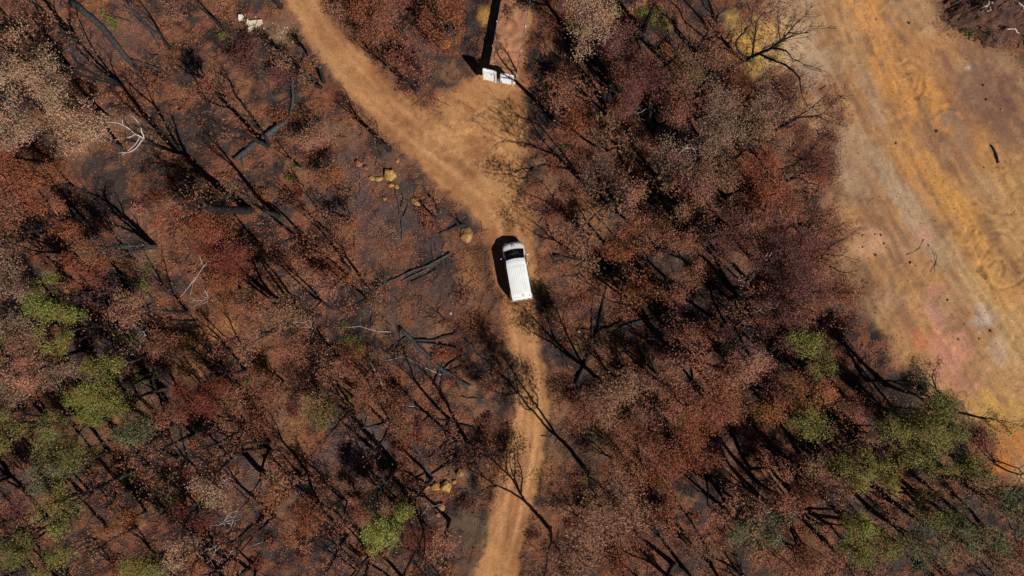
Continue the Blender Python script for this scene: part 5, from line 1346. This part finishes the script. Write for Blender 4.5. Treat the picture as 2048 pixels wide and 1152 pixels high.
def van():
    x, y = G(1034, 542)
    rot = math.radians(10.1)
    root = empty("van", (x, y, float(ZG(x, y)) + .0), rot)
    Lh = 4.84 / 2
    # stations: distance from the front, roof height, half width at the belt, half width of the top
    ST = [(0.00, .70, .60, .52), (.03, .84, .72, .60), (.10, .98, .82, .68), (.22, 1.07, .88, .74), (.40, 1.13, .915, .79), (.60, 1.20, .93, .80), (.85, 1.44, .935, .77),
          (1.15, 1.72, .94, .745), (1.42, 1.92, .94, .73), (1.62, 1.985, .94, .735), (2.0, 2.0, .94, .745), (2.8, 2.01, .94, .75), (3.6, 2.01, .94, .75), (4.3, 2.0, .935, .75), (4.66, 1.985, .925, .745), (4.78, 1.95, .915, .735), (4.825, 1.84, .905, .74), (4.84, 1.0, .88, .85)]

    def ring(s, zt, w, wt):
        zb = .32 if .1 < s < 4.7 else .42
        belt = min(1.12, zt - .10)
        side = [(0, zb), (w * .93, zb), (w * .985, zb + .14), (w, (zb + belt) / 2), (w * .985, belt)]
        if zt > 1.3:
            side += [(w * .985 + (wt + .06 - w * .985) * .55, belt + (zt - .07 - belt) * .55), (wt + .06, zt - .10), (wt + .03, zt - .035), (wt - .05, zt), (wt * .5, zt + .018), (0, zt + .025)]
        else:
            side += [(w * .97, belt + .02), (w * .93, zt - .055), (wt + .04, zt - .03), (wt - .02, zt - .008), (wt * .5, zt + .01), (0, zt + .02)]
        return side
    rings = []
    bow = lambda xx, s: (xx / .94) ** 2 * (.16 if s < .3 else (.13 if s < 1.7 else (.0 if s < 4.5 else -.05)))     # plan curvature of nose and windscreen
    for s, zt, w, wt in ST:
        hs = ring(s, zt, w, wt)
        full = [(-a, b) for a, b in hs[:0:-1]] if False else None
        pts = [(a, b) for a, b in hs] + [(-a, b) for a, b in hs[-2:0:-1]]
        rings.append([(a, Lh - s - bow(a, s), b) for a, b in pts])
    n = len(rings[0]); V = np.array(rings).reshape(-1, 3)
    half = n // 2      # index of the top centre
    Q = []; holes = []

    def is_glass(i, j):
        s0 = ST[i][0]; s1 = ST[i + 1][0]
        top = half - 3 < j + .5 < half + 3 - 0
        if .59 < s0 and s1 < 1.45 and half - 3 <= j < half + 3: return 'ws'
        jj = j if j < half else n - 1 - j
        if jj in (4, 5) and 1.1 < s0 and s1 < 2.05: return 'door'
        if jj in (4, 5) and 1.99 < s0 and s1 < 4.35: return 'side'
        return None
    for i in range(len(rings) - 1):
        for j in range(n):
            if is_glass(i, j) in ('ws', 'door'): continue
            Q.append([i * n + j, i * n + (j + 1) % n, (i + 1) * n + (j + 1) % n, (i + 1) * n + j])
    bm = bmesh.new(); vs = [bm.verts.new(v) for v in V]
    for q in Q: bm.faces.new([vs[k] for k in q])
    bm.faces.new([vs[k] for k in range(n)]); bm.faces.new([vs[(len(rings) - 1) * n + k] for k in range(n)][::-1])
    bmesh.ops.recalc_face_normals(bm, faces=bm.faces)
    for v in [v for v in bm.verts if not v.link_faces]: bm.verts.remove(v)
    for f in bm.faces: f.smooth = True
    me = bpy.data.meshes.new("body"); bm.to_mesh(me); bm.free(); me.materials.append(M_WHITE)
    body = obj("body", me, root)
    md = body.modifiers.new("edge", 'EDGE_SPLIT'); md.split_angle = math.radians(38)

    def surf(s, u):
        """point on the body at s metres from the front, u = ring index (float)"""
        SS = [q[0] for q in ST]
        i = min(max(np.searchsorted(SS, s) - 1, 0), len(ST) - 2); f = (s - SS[i]) / (SS[i + 1] - SS[i])
        j = int(math.floor(u)) % n; g = u - math.floor(u)
        A = np.array(rings[i]); B = np.array(rings[i + 1]); R = A * (1 - f) + B * f
        return R[j] * (1 - g) + R[(j + 1) % n] * g

    def patch(name, s0, s1, u0, u1, m, off=.006, ns=8, nu=8, par=None):
        P = np.array([[surf(s, u) for u in np.linspace(u0, u1, nu + 1)] for s in np.linspace(s0, s1, ns + 1)])
        du = np.gradient(P, axis=1); dv = np.gradient(P, axis=0); N = np.cross(du, dv); N /= np.linalg.norm(N, axis=2, keepdims=True) + 1e-9
        c = P.mean(axis=(0, 1)) - np.array([0, c_y(P), 1.0])
        if (N.mean(axis=(0, 1)) * c).sum() < 0: N = -N
        P = P + N * off
        V = P.reshape(-1, 3); i = (np.arange(ns)[:, None] * (nu + 1) + np.arange(nu)[None, :]).ravel()
        return obj(name, mesh_arrays(name, V, np.stack([i, i + 1, i + nu + 2, i + nu + 1], 1), None, [m], None, True), par or root)

    def c_y(P): return P[:, :, 1].mean()
    ws = patch("windscreen", .60, 1.42, half - 3, half + 3, M_GLASS, .002, 8, 12)
    for sgn in (1, -1):
        U = (lambda u: u) if sgn > 0 else (lambda u: n - u)
        patch("door_window", 1.15, 2.0, U(4.0), U(6.0), M_GLASS, .004, 5, 4)
        patch("side_window", 2.12, 3.1, U(4.15), U(5.9), M_GLASS, .005, 5, 4)
        patch("side_window", 3.2, 4.45, U(4.15), U(5.9), M_GLASS, .005, 5, 4)
        # door seams
        for s in (1.08, 2.05, 3.15):
            patch("door_seam", s - .008, s + .008, U(2.0), U(6.0), M_SEAM, .003, 1, 8, body)
        # drip rail
        mb = MB(); P = np.array([surf(s, U(7.0)) + np.array([sgn * .012, 0, .0]) for s in np.linspace(1.45, 4.68, 14)]); mb.tube(P, np.full(14, .014), 5)
        obj("drip_rail", mb.mesh("drip_rail", [M_WHITE], True), root)
        # mirror
        mr = MB(); p0 = surf(1.12, U(4.2)); mr.tube(np.array([p0, p0 + np.array([sgn * .10, .0, .03]), p0 + np.array([sgn * .16, -.01, .05])]), [.022, .02, .02], 6)
        m_o = obj("mirror", mr.mesh("mirror", [M_BLACKP], True), root)
        bm = bmesh.new(); bmesh.ops.create_cube(bm, size=1)
        for v in bm.verts: v.co = Vector((v.co.x * .19, v.co.y * .10, v.co.z * .26))
        bmesh.ops.bevel(bm, geom=bm.edges, offset=.035, segments=3, affect='EDGES')
        me = bpy.data.meshes.new("mirror_shell"); bm.to_mesh(me); bm.free(); me.materials.append(M_WHITE)
        sh = obj("mirror_shell", me, m_o, Vector(p0) + Vector((sgn * .18, -.01, .05)))
        # head lamp, tail lamp
        patch("headlight", .07, .36, U(6.0), U(7.6), M_LAMP, .006, 5, 4)
        patch("tail_light", 4.828, 4.838, U(4.2), U(5.8), M_TAIL, .006, 2, 4)
        # handle
        hb = MB(); pt = surf(1.9, U(3.6)); hb.box(pt + np.array([sgn * .02, 0, 0]), (.03, .16, .03)); obj("door_handle", hb.mesh("door_handle", [M_WHITE]), root)
        # wheels
        for yy in (Lh - .95, Lh - 3.9):
            bm = bmesh.new()
            prof = [(.19, .09), (.30, .105), (.335, .08), (.345, .0), (.335, -.08), (.30, -.105), (.19, -.09)]
            N_ = 28; vv = [[bm.verts.new((t, r * math.cos(6.2832 * k / N_), r * math.sin(6.2832 * k / N_))) for r, t in prof] for k in range(N_)]
            for k in range(N_):
                for q in range(len(prof) - 1): bm.faces.new((vv[k][q], vv[k][q + 1], vv[(k + 1) % N_][q + 1], vv[(k + 1) % N_][q]))
            bmesh.ops.recalc_face_normals(bm, faces=bm.faces)
            me = bpy.data.meshes.new("wheel"); bm.to_mesh(me); bm.free(); me.materials.append(M_RUBBER)
            wo = obj("wheel", me, root, (sgn * .80, yy, .345))
            hb = MB(); hb.tube(np.array([[-.06, 0, 0], [.06, 0, 0]]), [.195, .195], 20); hb.tube(np.array([[-.09, 0, 0], [.09, 0, 0]]), [.06, .06], 10)
            obj("rim", hb.mesh("rim", [M_ALU]), wo)
    # roof ribs pressed into the panel
    for k in range(9):
        xx = -.60 + k * .15
        zz = lambda s: surf(s, half)[2] - (abs(xx) / .74) ** 2 * .025
        P = np.array([[xx, Lh - s, zz(s) - .008] for s in np.linspace(2.0, 4.5, 12)])
        mb = MB(); mb.tube(P, np.full((12, 1), .022) * np.ones((1, 6)), 6); obj("roof_rib", mb.mesh("roof_rib", [M_WHITE], True), root)
    # windscreen header seam, rear door seam, gutter across the tail
    patch("roof_seam", 4.60, 4.612, half - 3, half + 3, M_SEAM, .003, 1, 12, body)
    patch("roof_seam", 1.60, 1.61, half - 2.6, half + 2.6, M_SEAM, .003, 1, 12, body)
    patch("rear_window", 4.752, 4.80, 6.6, n - 6.6, M_GLASS, .006, 2, 12) if False else None
    rb = MB(); rb.box((0, -Lh - .0, .52), (1.74, .14, .2)); rb.box((0, -Lh - .004, .98), (1.5, .03, .06))
    b = obj("rear_bumper", rb.mesh("rear_bumper", [M_WHITE]), root)
    bv = b.modifiers.new("soft", 'BEVEL'); bv.width = .03; bv.segments = 2
    # rear window and high brake lamp on the tailgate
    tw = MB(); tw.box((0, -Lh - .004, 1.42), (1.35, .02, .5), Matrix.Rotation(math.radians(1), 4, 'X')); obj("rear_window", tw.mesh("rear_window", [M_GLASS]), root)
    tl = MB(); tl.box((0, -Lh + .0, 1.76), (.36, .04, .03)); obj("brake_light", tl.mesh("brake_light", [M_TAIL]), root)
    fb = MB(); fb.box((0, Lh - .06, .46), (1.42, .12, .2)); f_o = obj("front_bumper", fb.mesh("front_bumper", [M_WHITE]), root); bv = f_o.modifiers.new("soft", 'BEVEL'); bv.width = .05; bv.segments = 3
    gr = MB(); gr.box((0, Lh - .015, .72), (.8, .04, .12)); obj("grille", gr.mesh("grille", [M_BLACKP]), root)
    # bonnet badge: a broken dark red ring standing on the white bonnet
    def bonnet(xx, yy):
        s = Lh - yy; pts = np.array([surf(s, u) for u in np.linspace(half - 3, half + 3, 13)])
        o_ = np.argsort(pts[:, 0]); return float(np.interp(xx, pts[o_, 0], pts[o_, 2]))
    bd = MB()
    for a0, a1 in ((0.75, 2.6), (3.1, 4.35), (-.75, .25)):
        for a in np.linspace(a0, a1, 8):
            pass
        an = np.linspace(a0, a1, 10); P = np.array([[.0 + .10 * math.cos(q), Lh - .33 + .10 * math.sin(q), 0] for q in an])
        P[:, 2] = [bonnet(p[0], p[1]) + .008 for p in P]
        bd.tube(P, np.full(10, .03), 5)
    obj("bonnet_badge", bd.mesh("bonnet_badge", [M_RED], True), root)
    # bonnet shut line
    patch("bonnet_seam", .56, .572, half - 3, half + 3, M_SEAM, .003, 1, 12, body)
    # wipers
    for sx in (-.28, .32):
        P = np.array([surf(.66, half + sx * 1.2) + [0, 0, .02], surf(.74, half + sx * 1.2 - .9) + [0, 0, .02], surf(.80, half + sx * 1.2 - 1.25) + [0, 0, .02]])
        mb = MB(); mb.tube(P, [.012, .01, .007], 5); obj("wiper", mb.mesh("wiper", [M_BLACKP]), root)
    # inside: dashboard with flat bluish white sheets, seats, steering wheel, floor
    ib = MB(); ib.box((0, Lh - 1.0, .98), (1.62, .55, .22)); ib.box((0, Lh - .80, 1.08), (1.50, .2, .05)); dash = obj("dashboard", ib.mesh("dashboard", [M_DARKIN]), root)
    pb = MB(); pb.box((-.16, Lh - .98, 1.10), (.27, .2, .012), Matrix.Rotation(.12, 4, 'Z')); obj("pale_sheet", pb.mesh("pale_sheet", [M_PALESHEET]), dash)
    pb = MB(); pb.box((.48, Lh - 1.16, 1.10), (.10, .07, .012), Matrix.Rotation(.5, 4, 'Z')); obj("pale_slip", pb.mesh("pale_slip", [M_PALESHEET]), dash)
    for sx in (-.42, .42):
        sb = MB(); sb.box((sx, Lh - 1.75, .72), (.52, .5, .16)); sb.box((sx, Lh - 2.02, 1.1), (.5, .14, .7)); sb.box((sx, Lh - 2.02, 1.53), (.26, .1, .18)); obj("seat", sb.mesh("seat", [M_DARKIN]), root)
    an = np.linspace(0, 6.283, 17); st = MB(); st.tube(np.stack([.42 + .18 * np.cos(an), Lh - 1.36 + .10 * np.sin(an), 1.12 + .14 * np.sin(an)], 1), np.full(17, .016), 5, False); obj("steering_wheel", st.mesh("steering_wheel", [M_BLACKP]), root)
    fl = MB(); fl.box((0, Lh - 2.5, .45), (1.6, 3.9, .04)); fl.box((0, Lh - 2.2, 1.2), (1.6, .02, 1.4)); obj("cabin_floor", fl.mesh("cabin_floor", [M_DARKIN]), root)
    # aerial
    ab = MB(); ab.tube(np.array([surf(1.3, 6.4), surf(1.3, 6.4) + [.02, -.12, .5]]), [.008, .004], 4); obj("aerial", ab.mesh("aerial", [M_BLACKP]), root)
    root['label'] = "white van with ribbed roof and red ring badge, standing on the dirt track"; root['category'] = "van"


van()

# ------------------------------------------------------------------ plant trailer with two upright white ramps
M_DUST = mat("dusty_deck", tuple(C(168, 114, 78)), .95, noise=.4, nscale=1.7, bump=.3, bscale=9)
M_RAILP = mat("trailer_rail_paint", (0.20, 0.17, 0.20), .5, noise=.25, nscale=2.5)
M_CHASSIS = mat("chassis_black", (0.03, 0.03, 0.032), .6)
M_RAMP = mat("white_ramp_paint", (0.74, 0.73, 0.71), .5, noise=.14, nscale=3.5)
M_RAMP_SHADE = mat("blue_ramp_shade", (0.20, 0.21, 0.30), .5, noise=.3, nscale=5)  # shadow and blue glare on the right ramp's upper half, put into the colour


def trailer():
    zd = 1.25
    x, y = G(1002.5, 158, zd)
    rz = math.radians(-10.2)
    root = empty("plant_trailer", (x, y, float(ZG(x, y))), rz)
    w = 2.24; L = 9.6
    # deck in plates with narrow joints, low side rails, coaming
    np_ = 8
    for k in range(np_):
        d = MB(); d.box((0, .02 + (k + .5) * L / np_, zd - .03), (w, L / np_ - .016, .06))
        me = d.mesh("deck_plate", [M_DUST]); o = obj("deck_plate", me, root)
    for s in (-1, 1):
        r = MB(); r.box((s * (w / 2 + .03), L / 2, zd - .06), (.045, L, .2)); rail = obj("side_rail", r.mesh("side_rail", [M_RAILP]), root)
        for k in range(9):
            h = MB(); h.box((s * (w / 2 + .085), .6 + k * 1.02, zd - .05), (.04, .14 if k % 3 else .3, .14)); obj("tie_point", h.mesh("tie_point", [M_RAMP if k % 2 == 0 else M_CHASSIS]), rail)
        c = MB(); c.box((s * .45, L / 2, zd - .26), (.14, L, .36)); obj("chassis_beam", c.mesh("chassis_beam", [M_CHASSIS]), root)
        for k in range(3):
            wy = 1.6 + k * 1.15
            t = MB(); t.tube(np.array([[s * 1.06 - s * .24, wy, .44], [s * 1.06 - s * .23, wy, .44], [s * 1.06 + s * .0, wy, .44], [s * 1.06 + s * .01, wy, .44]]), [.36, .44, .44, .36], 24)
            wo = obj("wheel", t.mesh("wheel", [M_RUBBER], False), root)
            t = MB(); t.tube(np.array([[s * 1.06, wy, .44], [s * 1.06 + s * .02, wy, .44]]), [.24, .2], 18); obj("rim", t.mesh("rim", [M_ALU]), wo)
    for k in range(7):
        c = MB(); c.box((0, .6 + k * 1.4, zd - .14), (w * .98, .1, .12)); obj("cross_beam", c.mesh("cross_beam", [M_CHASSIS]), root)
    c = MB(); c.box((0, -.05, zd - .18), (w + .1, .1, .26)); tb = obj("tail_beam", c.mesh("tail_beam", [M_RAMP]), root)
    for s in (-1, 1):
        c = MB(); c.box((s * .95, -.115, zd - .2), (.26, .03, .1)); obj("tail_light", c.mesh("tail_light", [M_TAIL]), tb)
    # head board at the far end
    c = MB(); c.box((0, L + .06, zd + .5), (w, .1, 1.0)); obj("headboard", c.mesh("headboard", [M_RAILP]), root)
    # ramps
    for s, dx in ((-1, -.94), (1, .52)):
        rw = 1.10; hgt = 2.15; lean = math.radians(4 if s < 0 else 1)
        R = Matrix.Translation((dx, -.16, zd - .30)) @ Matrix.Rotation(math.radians(-4) if s < 0 else 0, 4, 'Z') @ Matrix.Rotation(-lean, 4, 'X')
        rp = empty("ramp", (0, 0, 0)); rp.parent = root; rp.matrix_local = R
        m = MB(); m.box((0, .02, hgt / 2), (rw - .12, .05, hgt - .1)); obj("ramp_panel", m.mesh("ramp_panel", [M_RAMP]), rp)
        m = MB()
        m.box((-rw / 2 + .05, 0, hgt / 2), (.1, .20, hgt)); obj("ramp_beam", m.mesh("ramp_beam", [M_RAMP]), rp)
        m = MB(); m.box((rw / 2 - .05, 0, hgt / 2), (.1, .20, hgt)); obj("ramp_beam", m.mesh("ramp_beam", [M_RAMP]), rp)
        m = MB(); m.box((0, .0, hgt - .05), (rw - .2, .24, .09)); obj("ramp_beam", m.mesh("ramp_beam", [M_RAMP]), rp)
        for k in range(8):
            m = MB(); m.box((0, -.045, .2 + k * .27), (rw - .21, .05, .05)); obj("ramp_rung", m.mesh("ramp_rung", [M_RAMP if s < 0 or k < 5 else M_RAMP_SHADE]), rp)  # upper rungs of the right ramp carry the painted shade
        if s > 0:
            m = MB(); m.box((-.06, -.012, hgt - .48), (rw - .34, .02, .56)); obj("ramp_shade_patch", m.mesh("ramp_shade_patch", [M_RAMP_SHADE]), rp)  # thin patch that paints shadow and glare on the ramp
    # latch and winch box between the ramps
    m = MB(); m.box((-.02, -.2, zd + .1), (.26, .2, .3)); m.tube(np.array([[-.25, -.2, zd + .2], [.12, -.2, zd + .1]]), [.05, .05], 8); obj("ramp_latch", m.mesh("ramp_latch", [M_RAILP]), root)
    root['label'] = "flat plant trailer with dusty red-brown deck and two white loading ramps raised"; root['category'] = "trailer"


trailer()
flush_labels()
